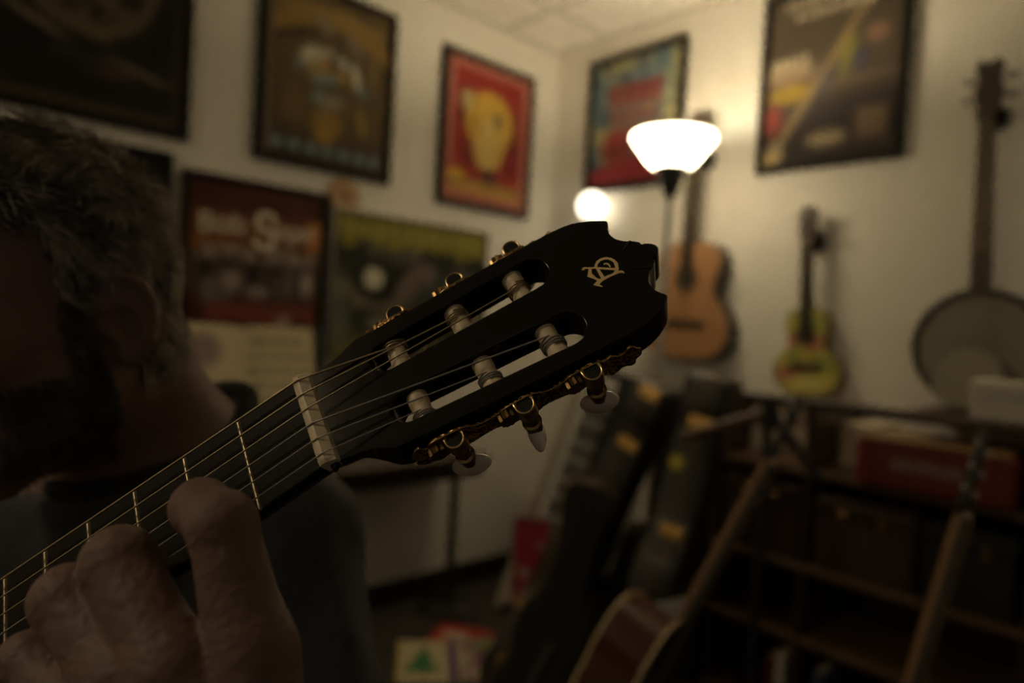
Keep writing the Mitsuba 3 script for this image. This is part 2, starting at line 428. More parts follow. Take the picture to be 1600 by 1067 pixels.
poster('large black framed poster with a tan wreath emblem, above the player\'s head', M4, w, h, art1, .028,
       words=[((14, 1), .016, .03, -.165, 'ink_dim', True, -.05, .26)])

# 2 olive sheet, ochre arched title, pale blue highlights
def art2(u, v):
    n = nz(u, v, 8, 2); n2 = nz(u, v, 22, 5)
    c = lay(np.tile([.055, .042, .022], (len(u), 1)), n, (.15, .105, .05))
    c = lay(c, 1 - ss(.0, .30, v), (.04, .03, .025))
    arch = .80 - .55 * np.abs(u - .5) ** 2
    band = ss(0, .02, v - arch) * (1 - ss(.0, .02, v - arch - .115))
    c = lay(c, band * (.4 + .6 * (np.sin(u * 72) > -.1)), (.27, .165, .045))
    c = lay(c, np.exp(-((v - arch + .02) / .018) ** 2), (.03, .023, .016))
    for cx, cy, rx, ry, a, col in [(.34, .62, .09, .055, .3, (.52, .50, .38)), (.45, .655, .07, .035, .2, (.36, .32, .25)), (.60, .63, .05, .03, -.5, (.45, .46, .40)),
                                   (.72, .565, .035, .085, .3, (.55, .52, .42)), (.40, .55, .11, .05, 0, (.26, .21, .11)), (.47, .50, .12, .028, .2, (.16, .25, .26)), (.45, .59, .05, .03, 0, (.34, .2, .05)),
                                   (.59, .55, .06, .035, -.3, (.32, .19, .07)), (.24, .55, .03, .03, 0, (.13, .2, .21)), (.50, .385, .11, .055, 0, (.27, .24, .18)), (.49, .42, .025, .02, 0, (.02, .02, .02)), (.40, .385, .04, .04, 0, (.16, .23, .23)),
                                   (.49, .24, .12, .085, 0, (.27, .17, .05)), (.47, .165, .07, .05, 0, (.32, .19, .045)), (.78, .30, .035, .09, .25, (.27, .19, .05)), (.22, .32, .09, .11, 0, (.14, .095, .045)),
                                   (.43, .82, .08, .04, -.4, (.20, .165, .12)), (.70, .76, .1, .04, -.4, (.20, .155, .11)), (.87, .64, .04, .13, 0, (.18, .125, .06)), (.79, .48, .05, .03, -.3, (.12, .19, .19))]:
        c = lay(c, blob(u, v, cx, cy, rx, ry, .45, a) * (.65 + .5 * n2), col)
    for k in range(7):
        x = .10 + .135 * k
        c = lay(c, blob(u, v, x, .075, .045, .032, .3) * (.5 + .7 * n2), (.17, .27, .28))
    c = lay(c, rect(u, v, 0, .045, 0, 1, .004), (.17, .13, .085))
    return c
M4, w, h = on_left(.913, 1.445, 1.685, 2.332)
poster('black framed olive poster with arched ochre title and pale blue skull shapes', M4, w, h, art2, .028,
       words=[((6, 2), .040, -.115, .215, 'ink_ochre', True, .10, .17), ((8, 3), .040, .105, .215, 'ink_ochre', True, -.10, .22)])

# 3 red sheet, yellow head
def art3(u, v):
    n = nz(u, v, 10, 3)
    c = lay(np.tile([.30, .035, .03], (len(u), 1)), n * .7, (.20, .025, .025))
    c = lay(c, 1 - rect(u, v, .085, .915, .07, .945, .006), (.42, .15, .115))
    c = lay(c, rect(u, v, .16, .25, .52, .78, .03) + rect(u, v, .75, .86, .40, .70, .03) * .9 + blob(u, v, .28, .36, .08, .10, .5) * .7 + blob(u, v, .80, .30, .09, .06, .5) * .6, (.10, .02, .025))
    c = lay(c, blob(u, v, .51, .60, .29, .22, .12), (.52, .33, .06))
    c = lay(c, blob(u, v, .51, .43, .19, .19, .12), (.55, .38, .10))
    c = lay(c, blob(u, v, .235, .72, .075, .075, .2, .5), (.42, .33, .15))
    c = lay(c, blob(u, v, .36, .56, .07, .06, .4), (.38, .22, .04))
    c = lay(c, blob(u, v, .61, .63, .05, .06, .3), (.13, .11, .06))
    c = lay(c, rect(u, v, .40, .58, .28, .62, .04) * .8, (.60, .45, .16))
    c = lay(c, rect(u, v, .45, .62, .13, .26, .02), (.05, .02, .03))
    c = lay(c, rect(u, v, .07, .93, .07, .165 + .0, .012) * ss(.2, .5, n + .25), (.50, .30, .07))
    c = lay(c, blob(u, v, .15, .17, .10, .05, .3), (.60, .38, .05))
    c = lay(c, (np.sin(u * 38) > .3) * rect(u, v, .08, .7, .02, .07, .01) * .6, (.30, .12, .09))
    return c
M4, w, h = on_left(1.678, 2.196, 1.66, 2.305)
poster('black framed red poster with a big yellow head, nearest to the corner', M4, w, h, art3, .026,
       words=[((13, 4), .034, .0, -.235, 'ink_black', True, 0, .40), ((16, 5), .012, .0, -.272, 'ink_red', True, 0, .36)])

# 4 dark frame behind the head
def art4(u, v):
    return np.full((len(u), 3), .014) * (.5 + nz(u, v, 7, 8)[:, None])
M4, w, h = on_left(.13, .663, 1.0, 1.642)
poster('dark framed print mostly hidden behind the player\'s head', M4, w, h, art4, .02)

# 5 dark red and orange show poster
def art5(u, v):
    n = nz(u, v, 7, 6); n2 = nz(u, v, 18, 9)
    c = lay(np.tile([.035, .012, .010], (len(u), 1)), n, (.085, .022, .016))
    c = lay(c, rect(u, v, 0, 1, .60, .835, .03) * (.6 + .5 * n), (.15, .05, .018))
    c = lay(c, rect(u, v, .88, 1, .68, .84, .02), (.42, .19, .055))
    c = lay(c, rect(u, v, .0, .35, .61, .69, .02) * .8, (.24, .085, .02))
    c = lay(c, rect(u, v, 0, 1, .38, .62, .02), (.07, .045, .04))
    for x in (.13, .30, .47, .64, .86):
        c = lay(c, rect(u, v, x - .055, x + .055, .36, .56, .012) * .9, (.02, .015, .014))
    for x, y, rx, ry, cl in [(.16, .40, .06, .07, .17), (.31, .455, .07, .06, .30), (.50, .40, .08, .035, .26), (.66, .44, .045, .07, .10), (.89, .47, .05, .08, .36), (.75, .46, .03, .10, .13), (.22, .37, .10, .04, .12)]:
        c = lay(c, blob(u, v, x, y, rx, ry, .5) * (.6 + .5 * n2), (cl, cl * .86, cl * .72))
    c = lay(c, rect(u, v, .02, .98, .575, .66, .01) * (n2 > .47) * ss(.05, .2, np.abs(np.sin(u * 26))), (.24, .205, .16))
    c = lay(c, rect(u, v, .15, .97, .21, .33, .05) * (.4 + .7 * n), (.22, .055, .035))
    c = lay(c, blob(u, v, .37, .15, .10, .05, .5), (.38, .21, .035))
    c = lay(c, blob(u, v, .72, .235, .06, .035, .4), (.34, .24, .20))
    c = lay(c, blob(u, v, .83, .13, .09, .12, .4) + blob(u, v, .62, .14, .1, .06, .5), (.012, .010, .010))
    return c
M4, w, h = on_left(.697, 1.195, .975, 1.604)
poster('black framed red and orange concert poster with white script, beside the player\'s head', M4, w, h, art5, .020,
       words=[('Bob', .062, -.12, .130, 'ink_cream', True, .06, .15), ('S', .125, .018, .09, 'ink_cream', True, -.05, .085), ('eger', .052, .130, .135, 'ink_cream', True, .04, .155)])

# 6 dark green sheet, yellow title
def art6(u, v):
    n = nz(u, v, 8, 11); n2 = nz(u, v, 20, 12)
    c = lay(np.tile([.014, .018, .014], (len(u), 1)), ss(.45, .75, n), (.085, .08, .06))
    drip = .74 + .10 * nz(u, v * 0, 16, 13)
    c = lay(c, ss(-.01, .02, v - drip) * (.35 + .65 * (np.sin(u * 70 + 3 * n2) > -.35)), (.23, .205, .028))
    c = lay(c, blob(u, v, .25, .57, .16, .15, .25), (.012, .014, .012))
    c = lay(c, blob(u, v, .245, .575, .058, .072, .25), (.55, .53, .42))
    c = lay(c, np.exp(-((np.hypot(u - .3, v - .62) - .24) / .03) ** 2) * (v < .55) * n * 1.3, (.20, .17, .11))
    c = lay(c, blob(u, v, .47, .56, .05, .16, .5, -.5) + blob(u, v, .6, .62, .05, .09, .5) + blob(u, v, .82, .6, .035, .12, .5), (.13, .10, .085))
    c = lay(c, blob(u, v, .70, .52, .10, .2, .4, -.8), (.03, .04, .038))
    c = lay(c, blob(u, v, .05, .48, .05, .07, .4) + blob(u, v, .06, .22, .06, .15, .5) * .8, (.12, .13, .09))
    c = lay(c, blob(u, v, .58, .33, .12, .05, .5) + blob(u, v, .30, .27, .09, .05, .5), (.14, .14, .10))
    c = lay(c, ss(.0, .28, .28 - v) * ss(.4, .6, n2), (.20, .18, .04))
    return c
M4, w, h = on_left(1.213, 1.964, .985, 1.567)
poster('wide dark green poster with dripping yellow title in a thin grey frame', M4, w, h, art6, .010, .03, 'pewter',
       words=[((13, 6), .060, .0, .195, 'ink_yellow', True, 0, .66)])

# 7 blue and red sheet behind the lamp
def art7(u, v):
    n = nz(u, v, 5, 21); n2 = nz(u, v, 14, 22)
    c = lay(np.tile([.11, .17, .19], (len(u), 1)), ss(.4, .62, n), (.36, .33, .17))
    c = lay(c, ss(.52, .66, nz(u, v, 7, 25)), (.055, .085, .12))
    c = lay(c, rect(u, v, .2, .82, .60, .80, .03) * (.75 + .25 * (np.sin(u * 60) > 0)), (.20, .055, .05))
    c = lay(c, rect(u, v, .25, .80, .43, .60, .03) * (.5 + .5 * n2), (.17, .12, .11))
    c = lay(c, rect(u, v, .22, .75, .52, .56, .02) + rect(u, v, .2, .9, .36, .44, .02), (.19, .035, .03))
    c = lay(c, blob(u, v, .32, .30, .20, .14, .3), (.24, .05, .045))
    for k in range(5):
        c = lay(c, blob(u, v, .2 + .12 * k, .24 + .03 * k, .03, .04, .4), (.06, .03, .03))
    c = lay(c, 1 - ss(-.01, .02, v - (.13 + .16 * u)), (.24, .035, .04))
    c = lay(c, 1 - ss(-.01, .02, v - .02), (.09, .03, .03))
    return c
M4, w, h = on_right(1.60, 2.10, 1.785, 2.373)
poster('black framed blue and red poster behind the floor lamp', M4, w, h, art7, .026,
       words=[((9, 7), .055, .0, .115, 'ink_red', True, 0, .30), ((10, 8), .03, .01, .045, 'ink_grey', True, 0, .28)])

# 8 dark concert poster, right
def art8(u, v):
    n = nz(u, v, 7, 31); n2 = nz(u, v, 18, 32)
    c = lay(np.tile([.06, .045, .033], (len(u), 1)), n * .7, (.10, .08, .06))
    c = lay(c, 1 - ss(.30, .42, v), (.035, .03, .03))
    c = lay(c, blob(u, v, .17, .545, .19, .075, .4) * (.6 + .7 * n2), (.34, .27, .17))
    c = lay(c, rect(u, v, .0, .38, .485, .515, .015), (.17, .10, .09))
    c = lay(c, blob(u, v, .20, .42, .17, .055, .4) * (.5 + .8 * n2), (.26, .18, .03))
    c = lay(c, blob(u, v, .06, .27, .08, .09, .5), (.16, .035, .03))
    c = lay(c, blob(u, v, .62, .62, .07, .09, .5, -.35), (.20, .19, .04))
    c = lay(c, blob(u, v, .60, .51, .05, .06, .5) * .6, (.17, .15, .07))
    c = lay(c, blob(u, v, .83, .67, .08, .05, .5), (.21, .125, .09))
    c = lay(c, blob(u, v, .46, .48, .06, .10, .5, -.4) + blob(u, v, .72, .55, .05, .07, .5), (.055, .055, .085))
    d = v - (.14 + .86 * (u - .14) / .72)
    c = lay(c, np.exp(-(d / .045) ** 2) * (.65 + .35 * n2) * (1 - ss(.75, 1.05, v) * .5), (.27, .195, .10))
    c = lay(c, np.exp(-((d + .10) / .02) ** 2) * ss(.1, .2, v) * .6, (.06, .05, .065))
    c = lay(c, np.exp(-((v - .415 - .03 * u) / .012) ** 2) * (u > .45), (.14, .10, .075))
    c = lay(c, blob(u, v, .50, .12, .15, .05, .4) * (.5 + .8 * n2), (.26, .205, .12))
    c = lay(c, rect(u, v, .72, .93, .09, .26, .03) * (.4 + .8 * n2), (.19, .135, .09))
    c = lay(c, blob(u, v, .08, .055, .08, .045, .4), (.42, .32, .16))
    c = lay(c, blob(u, v, .10, .11, .06, .035, .4), (.28, .23, .15))
    return c
M4, w, h = on_right(.774, 1.266, 1.775, 2.412)
poster('large black framed dark poster with diagonal neck stripe and cream title, right of the lamp', M4, w, h, art8, .026,
       words=[((8, 9), .038, -.055, .245, 'ink_cream', True, .0, .23), ((9, 10), .038, .0, .200, 'ink_cream', True, 0, .26),
              ((5, 11), .045, -.14, .045, 'ink_cream', True, .08, .13), ((8, 12), .022, .0, -.235, 'ink_cream', True, .0, .11)])

# ------------------------------------------------------------------ the classical guitar in front (built in millimetres; g: fretboard plane, h: tilted head plane)
G4 = np.array([[0.53183, 0.05613, -0.84499, 0.1519], [-0.59201, 0.73812, -0.32357, 0.30256], [0.60554, 0.67233, 0.42578, 1.12368], [0, 0, 0, 1]])
H4 = np.array([[0.68223, 0.05613, -0.72898, 0.1519], [-0.52001, 0.73812, -0.42984, 0.30256], [0.51395, 0.67233, 0.53276, 1.12368], [0, 0, 0, 1]])
MM = np.diag([.001, .001, .001, 1.0])
GM, HM = G4 @ MM, H4 @ MM
def f_ebony(p, n, uv):
    k = mikit.noise(p.x * 700.0 * .53 - p.y * 420.0 + p.z * 440.0, p.x * 60.0 + p.y * 900.0 + p.z * 700.0, 0.0)
    return mikit.mix((0.004, 0.0035, 0.003), (0.014, 0.010, 0.008), k * k)
scene['ebony'] = {'type': 'twosided', 'b': {'type': 'principled', 'base_color': mikit.proc(f_ebony), 'roughness': 0.5, 'specular': 0.10}}
mat('slot_wood', (0.055, 0.016, 0.008), 0.4)
mat('pearl_logo', (0.80, 0.58, 0.30), 0.35)
mat('bass_string', (0.40, 0.31, 0.20), 0.45, 0.9)
mat('nylon', (0.24, 0.22, 0.19), 0.25)

guitar = thing('classical_guitar', 'black classical guitar neck and slotted headstock held by the player in the foreground', 'guitar')
SC = 650.0
fp = lambda n: -SC * (1 - 2 ** (-n / 12))
hw = lambda a: 26 + 5 * (-a) / 325.0        # half width of the fretboard

# fretboard
o = [(0.5, 26), (-480, hw(-480)), (-480, -hw(-480)), (0.5, -26)]
part(guitar, 'fretboard', xf(slab(o, -7.5, -1.2, .7, bot=0), GM), 'ebony', 30)
# neck: rounded back, running on under the head
def neck_section(a, hb, dpt, m):
    th_ = np.linspace(math.pi, 2 * math.pi, 17)
    p_ = np.c_[np.full(17, a), hb * np.cos(th_), -7.5 + dpt * np.sin(th_), np.ones(17)]
    return p_ @ m.T
secs = [neck_section(a, hw(min(a, 0)), 14.5 + 2.5 * max(-a, 0) / 330, GM) for a in np.linspace(-330, 2, 14)]
secs += [neck_section(a, 26.6 + .1 * (a - 8), 13.5, HM) for a in (8, 14, 20, 26)]
secs += [neck_section(32, 20.0, 12.5, HM)]
v = np.vstack(secs)[:, :3]
i, j = np.meshgrid(np.arange(len(secs) - 1), np.arange(16), indexing='ij')
q = np.stack([i * 17 + j, i * 17 + j + 1, (i + 1) * 17 + j + 1, (i + 1) * 17 + j], -1).reshape(-1, 4)
part(guitar, 'neck', tm(v, q[:, ::-1]), 'black_gloss', 40)
# frets
fr_prof = [(math.cos(x), math.sin(x)) for x in np.linspace(0, math.pi, 7)]
for n in range(1, 13):
    a = fp(n); hb = hw(a) - .3
    pts = [(a + 1.25 * cx_, y, -1.3 + 1.3 * sx_) for y in (-hb, hb) for cx_, sx_ in fr_prof]
    pts += [(a + 1.0 * cx_, y, -1.3 + .7 * sx_) for y in (-hb - .7, hb + .7) for cx_, sx_ in fr_prof]
    part(guitar, 'fret', xf(hull(pts), GM), 'fret_metal', 50)
# nut
pr = [(-0.6, -7), (-0.6, 1.6), (0.6, 2.6), (3.4, 2.5), (7.2, -.8), (7.8, -4), (7.8, -8)]
rows = []
for y, k in ((-26.6, .55), (-25.2, .9), (-23.5, 1.0), (23.5, 1.0), (25.2, .9), (26.6, .55)):
    rows.append([(x, y, z * k if z > 0 else z) for x, z in pr])
rows = np.array(rows); nr, npf = rows.shape[:2]
i, j = np.meshgrid(np.arange(nr - 1), np.arange(npf), indexing='ij')
q = np.stack([i * npf + j, i * npf + (j + 1) % npf, (i + 1) * npf + (j + 1) % npf, (i + 1) * npf + j], -1).reshape(-1, 4)
capf = np.array([[0, k, k + 1] for k in range(1, npf - 1)]); capf2 = capf[:, ::-1] + (nr - 1) * npf
nm = tm(rows.reshape(-1, 3), q); nm = tm(nm.vertices, np.vstack([nm.faces, capf, capf2]))
part(guitar, 'nut', xf(nm, GM), 'bone', 25, 'bone coloured nut')

# headstock outline, half (distance along, half width)
half = [(2.5, 25.4), (7, 26.4), (12, 27.2), (18, 28.0), (24, 29.4), (30, 32.4), (35, 34.2), (45, 34.6), (60, 35.2), (80, 36.2), (104, 37.3), (132, 38.2), (150, 38.6), (160, 38.2), (166, 36.6), (171, 34.4), (175.5, 31.6),
        (178.2, 29.4), (178.6, 27.6), (176.6, 24.4), (175.6, 20.6), (176.4, 16.0), (179.2, 12.2), (182.8, 9.6), (185.0, 7.2), (185.3, 5.4), (186.9, 5.0), (189.2, 3.4), (190.6, 1.0)]
sh = lambda a: -1.2 * min(max(a, 0) / 60, 1) - 1.6 * min(max((a - 150) / 40, 0), 1)
ring = [(a, y) for a, y in half] + [(a, -y) for a, y in half[::-1]]
ring = np.array(ring)
ring_s = smooth_ring(np.vstack([ring]), 4 * len(ring))
ring_s = ring_s[(ring_s[:, 0] > 2.4)]
ring_s[:, 1] += [sh(a) for a in ring_s[:, 0]]
def slot(sgn):
    pts = []
    for a in np.linspace(46, 128, 8):
        pts.append((a, 7.6 + (a - 46) * .030))
    for x in np.linspace(-90, 90, 13)[1:-1]:
        r = 9.6
        pts.append((129.5 + r * math.cos(math.radians(x)), 19.7 + r * math.sin(math.radians(x))))
    for a in np.linspace(128, 46, 8):
        pts.append((a, 24.6 + (a - 46) * .056))
    for x in np.linspace(90, 270, 13)[1:-1]:
        r = 8.4
        pts.append((46 + r * math.cos(math.radians(x)), 16.1 + r * math.sin(math.radians(x))))
    p = np.array(pts)
    p[:, 1] = sgn * p[:, 1] - 1.2
    return p
FACE, BACK = -2.0, -23.0
hm_ = slab(ring_s, BACK, FACE, .9, [slot(1), slot(-1)])
hv = hm_.vertices.copy()
tk = np.clip((hv[:, 0] - 14) / 18, 0, 1); tk = 4.0 + 17.0 * tk * tk * (3 - 2 * tk)
hv[:, 2] = np.maximum(hv[:, 2], FACE - tk)
hd = part(guitar, 'headstock', xf(tm(hv, hm_.faces), HM), 'black_gloss', 35)
# carved ridges of the crown
for y0, y1 in (((181.5, 7.2), (172.0, 2.4)), ((181.5, -12.2), (172.0, -7.6))):
    part(hd, 'crown_ridge', xf(tube([(y0[0], y0[1], FACE - .3), (y1[0], y1[1], FACE + .1)], [1.1, .35], 8), HM), 'black_gloss', 60)
# inner cheeks of the slots, reddish wood below the black face
# logo inlay
LOGO = {'arc': [[158.3, 3.42], [159.41, 4.67], [161.27, 6.14], [163.57, 6.56], [165.96, 5.9], [168.06, 4.14], [169.23, 1.64], [169.25, -1.15], [168.24, -3.82], [166.92, -5.61], [164.92, -6.02], [163.71, -5.18], [164.99, -4.72], [166.13, -3.7], [167.26, -1.76], [167.73, 0.47], [167.35, 2.31], [166.26, 4.01], [164.35, 4.89], [162.67, 4.96], [160.88, 4.1], [159.48, 2.59]],
        'bar': [[152.31, 5.5], [153.18, 6.46], [154.54, 6.43], [156.05, 4.81], [158.74, 3.48], [163.42, -0.35], [167.06, -3.27], [166.48, -4.5], [162.75, -1.52], [158.23, 2.56], [155.61, 4.02], [154.37, 5.25], [153.3, 4.81]],
        'left_leg': [[155.93, 5.08], [157.21, 4.18], [155.47, 0.56], [156.05, -2.55], [156.9, -4.65], [155.86, -5.54], [154.94, -3.3], [152.67, 0.43], [154.08, 1.99]],
        'mid_leg': [[158.69, 3.14], [160.07, 2.18], [159.64, -4.59], [157.77, -4.9]],
        'tail': [[169.03, -8.25], [168.91, -6.73], [168.17, -5.68], [166.98, -5.39], [164.77, -5.11], [160.9, -4.75], [156.3, -4.51], [152.61, -5.78], [155.59, -9.59], [156.07, -9.22], [155.36, -7.14], [157.99, -6.3], [162.73, -6.29], [166.55, -6.71], [168.15, -7.46], [168.33, -8.3]],
        'curl': [[163.32, 2.84], [164.75, 2.57], [165.57, 1.25], [165.4, -1.19], [164.57, -0.97], [164.71, 0.94], [163.98, 1.82], [163.02, 1.95]]}
lg = unary_union([Polygon(p).buffer(0) for p in LOGO.values()])
lm = cat([trimesh.creation.extrude_polygon(g, .12, engine='earcut') for g in getattr(lg, 'geoms', [lg])])
lm.apply_translation((0, 0, FACE + .01))
part(hd, 'inlay', xf(lm, HM), 'pearl_logo', label='gold monogram inlay')

# tuning machines: an engraved plate on each side, three hubs, gears, shafts, buttons, rollers
PT = [[37.0, -13.2], [38.1, -8.8], [40.2, -6.6], [42.5, -4.9], [44.0, -7.2], [45.9, -8.0], [47.4, -5.9], [49.8, -5.0], [56.2, -4.6], [64.8, -5.0], [68.5, -7.4], [71.9, -8.9], [77, -9.0], [83.3, -7.4], [86.0, -6.4], [90.8, -5.6], [100, -5.4], [103.4, -7.2], [107, -8.8],
      [110.9, -9.2], [115.5, -8.2], [119.0, -6.4], [125, -5.6], [134.5, -5.6], [136.5, -7.6], [141.2, -6.6], [143.5, -8.6], [147.1, -9.4], [149.0, -7.2], [151.5, -6.5], [153.4, -9.4], [155.6, -11.2], [156.4, -14.9],
      [155.8, -17.8], [153.2, -19.6], [152.6, -22.6], [150.4, -23.6], [147.8, -21.8], [145.0, -21.4], [142.4, -23.2], [139.4, -23.6], [136.6, -20.6], [131, -22.6], [121, -22.6], [116.4, -21.8], [108.2, -20.8], [103, -21.4], [99.0, -23.6], [86, -23.0], [82.2, -21.4], [77.5, -20.2], [69.9, -21.4], [63.6, -22.8], [51, -22.8], [47.1, -20.2], [44.6, -21.8], [42.0, -22.6], [39.2, -21.0], [37.3, -18.4], [38.6, -15.8]]
side = lambda a: 36.6 + .042 * (a - 59)
def f_engraved(p, n, uv):
    k = mikit.fbm(p.x * 900.0, p.y * 900.0, p.z * 900.0, 2)
    w_ = mikit.smoothstep(0.42, 0.60, k)
    return mikit.mix((0.05, 0.022, 0.008), (0.62, 0.36, 0.13), w_)
scene['engraved_gold'] = {'type': 'twosided', 'b': {'type': 'bumpmap', 'arbitrary': mikit.proc(lambda p, n, uv: mikit.fbm(p.x * 800.0, p.y * 800.0, p.z * 800.0, 2), eps=2e-4), 'scale': 0.0012,
                          'b': {'type': 'principled', 'base_color': mikit.proc(f_engraved), 'metallic': 0.9, 'roughness': 0.3}}}
HUBS = (59.0, 94.6, 129.4)
BUTTON_TURN = {(-1, 0): -.25, (-1, 1): 1.3, (-1, 2): -.35, (1, 0): .3, (1, 1): 1.1, (1, 2): .2}
for s in (1, -1):
    # plate frame: x along the side, y = b (towards the face), z outwards
    pl = slab(smooth_ring(PT, 160), 0.0, 1.3, .35)
    A = np.eye(4)
    yo = sh(100)
    ex = np.array([1, s * .042, 0]); ex /= np.linalg.norm(ex)
    A[:3, 0] = ex; A[:3, 1] = (0, 0, 1) ; A[:3, 2] = s * np.array([-s * ex[1], ex[0], 0]); A[:3, 3] = (0, s * (side(0) + .9) + yo, 0)
    if s > 0:
        pass
    m_ = xf(pl, HM @ A)
    if np.linalg.det(A[:3, :3]) < 0:
        m_.invert()
    plate = part(guitar, 'tuner_plate', m_, 'engraved_gold', 35, 'engraved gold tuning machine plate')
    # border bead of the plate along its upper edge
    up = smooth_ring(np.array(PT[1:32]), 120, closed=False)
    bead = tube(np.c_[up, np.full(len(up), 1.35)], .38, 6)
    part(plate, 'rim', xf(bead, HM @ A), 'gold', 60)
    for k, a in enumerate(HUBS):
        y = s * (side(a) + 5.0) + sh(a)
        yi = s * (side(a) + 1.2) + sh(a)
        # hub: block with rounded outer end and a dark bore
        rr = 5.0
        th_ = np.linspace(-90, 90, 15)
        prof = [(a + 5.2, yi), (a - 5.2, yi)] if s > 0 else [(a - 5.2, yi), (a + 5.2, yi)]
        arc = [(a - s * rr * math.sin(math.radians(x)), y + s * rr * math.cos(math.radians(x))) for x in th_]
        arc = arc if (s > 0) else arc
        outl = ccw(Polygon(prof + arc).convex_hull.exterior.coords[:-1])
        bore = [(a + 3.9 * math.cos(x), y + 3.9 * math.sin(x)) for x in np.arange(20) * math.pi / 10]
        part(plate, 'hub', xf(slab(outl, -15.5, -5.6, .5, [bore], bot=.3), HM), 'gold', 40)
        part(plate, 'bore', xf(lathe([(.0, 0), (3.95, 0)], 20, T().translate([a, y, -6.1]).matrix), HM), 'black_cloth')  # flat black disc gives the shade inside the open bore
        # collar and shaft down to the button
        sp = [(0, 0), (4.4, 0), (4.4, 2.0), (3.6, 2.4), (3.6, 8), (4.9, 8.6), (4.9, 9.8), (4.1, 10.4), (4.1, 16.5), (0, 16.5)]
        part(plate, 'shaft', xf(lathe([(r_, -15.5 - z_) for r_, z_ in sp][::-1], 20, T().translate([a, y, 0]).matrix), HM), 'old_gold', 40)
        # gear wheel on the roller axis
        ga, gb = a - 9.4, -11.5
        teeth = [((4.3 + .8 * (i_ % 2)) * math.cos(i_ * math.pi / 11), (4.3 + .8 * (i_ % 2)) * math.sin(i_ * math.pi / 11)) for i_ in range(22)]
        gm = slab(teeth, 0, 5.0, .3)
        R = np.eye(4); R[:3, 0] = (1, 0, 0); R[:3, 1] = (0, 0, -s); R[:3, 2] = (0, s, 0); R[:3, 3] = (ga, yi, gb)
        part(plate, 'gear', xf(gm, HM @ R), 'old_gold', 25)
        # worm thread beside the gear
        # button: flattened oval pearl
        bm = trimesh.creation.icosphere(subdivisions=3, radius=1.0)
        bv = bm.vertices.copy(); bv *= (10.0, 3.9, 9.2)
        bv[:, 1] *= 1 + .12 * (np.abs(bv[:, 0]) < 4)
        bm = tm(bv, bm.faces)
        bm.apply_transform(trimesh.transformations.rotation_matrix(BUTTON_TURN[(s, k)], [0, 0, 1]))
        bm.apply_translation((a, y, -37.5))
        part(plate, 'button', xf(bm, HM), 'pearl', True, 'pearly oval tuning button')
        # roller
        ra, rb = a - 8.2, -10.0
        y0, y1 = s * (side(a) - 4) + sh(a), s * 8.2 + sh(a)
        ln = abs(y1 - y0)
        prf = [(0, 0), (5.2, 0), (5.2, .5), (5.6, 1), (5.6, ln * .38), (5.0, ln * .45), (4.9, ln * .7), (5.3, ln * .8), (5.3, ln - 1), (4.8, ln), (0, ln)]
        R = np.eye(4); R[:3, 0] = (1, 0, 0); R[:3, 2] = (0, -s, 0); R[:3, 1] = np.cross(R[:3, 2], R[:3, 0]); R[:3, 3] = (ra, y0, rb)
        rk = part(guitar, 'roller', xf(lathe(prf, 24), HM @ R), 'ivory', 40, 'ivory coloured string roller')
        # string wound on the roller
        sy = y0 + (y1 - y0) * (.50 + .08 * k)
        sn = {(1, 0): 0, (1, 1): 1, (1, 2): 2, (-1, 2): 3, (-1, 1): 4, (-1, 0): 5}[(s, k)]
        rs = (.62, .5, .42, .52, .42, .36)[sn]
        turns = 3
        phi = np.linspace(math.pi / 2, math.pi / 2 + turns * 2 * math.pi, turns * 20)
        wrap = np.c_[ra + (5.5 + rs) * np.cos(phi), sy - s * np.linspace(0, turns * 1.45 * rs * 2, len(phi)) * (-1), rb + (5.5 + rs) * np.sin(phi)]
        # run over the nut to the roller, and along the fretboard to the saddle
        ny = (22.4, 13.3, 4.3, -4.8, -13.8, -22.4)[sn]
        nw = 3.0
        Hi = np.linalg.inv(H4)
        nut_h = (Hi @ G4 @ np.array([3.4 / 1000, ny / 1000, nw / 1000, 1]))[:3] * 1000
        lead = np.array([nut_h + (wrap[0] - nut_h) * x for x in np.linspace(0, 1, 8)])
        sad_y = ny * 29.0 / 22.4
        fb = np.array([(3.4 - (653.4) * x, ny + (sad_y - ny) * x, nw + 3.0 * x) for x in np.linspace(.9, 0, 24)])
        fbw = fb @ G4[:3, :3].T + 1000 * G4[:3, 3]
        hdw = np.vstack([lead[1:], wrap[1:]]) @ H4[:3, :3].T + 1000 * H4[:3, 3]
        path = np.vstack([fbw, hdw]) / 1000
        STR = tube(path, rs / 1000, 6)
        part(guitar, 'string', STR, 'bass_string' if sn < 3 else 'nylon', True, 'wound bass string' if sn < 3 else 'clear nylon string')
# body of the guitar (below and left of the frame)
bh = [(-330, 0), (-332, 60), (-350, 110), (-390, 138), (-440, 140), (-490, 124), (-540, 116), (-590, 130), (-650, 165), (-710, 183), (-760, 175), (-800, 140), (-820, 80), (-826, 0)]
br = smooth_ring(np.array(bh + [(a, -y) for a, y in bh[1:-1][::-1]]), 160)
part(guitar, 'body', xf(slab(br, -100, -7.5, 2.0), GM), 'cedar_top', 35)

# ------------------------------------------------------------------ the player: one continuous skin from a distance field, then hair, beard and shirt
import manifold3d as m3

def smin(a, b, k):
    h = np.clip(.5 + .5 * (b - a) / k, 0, 1)
    return b + (a - b) * h - k * h * (1 - h)

def cone(p, a, b, ra, rb):
    """distance to a limb from a to b with radii ra, rb"""
    a, b = np.asarray(a, float), np.asarray(b, float)
    ab = b - a
    t_ = np.clip(((p - a) @ ab) / (ab @ ab), 0, 1)
    return np.linalg.norm(p - a - t_[:, None] * ab, axis=1) - (ra + (rb - ra) * t_)

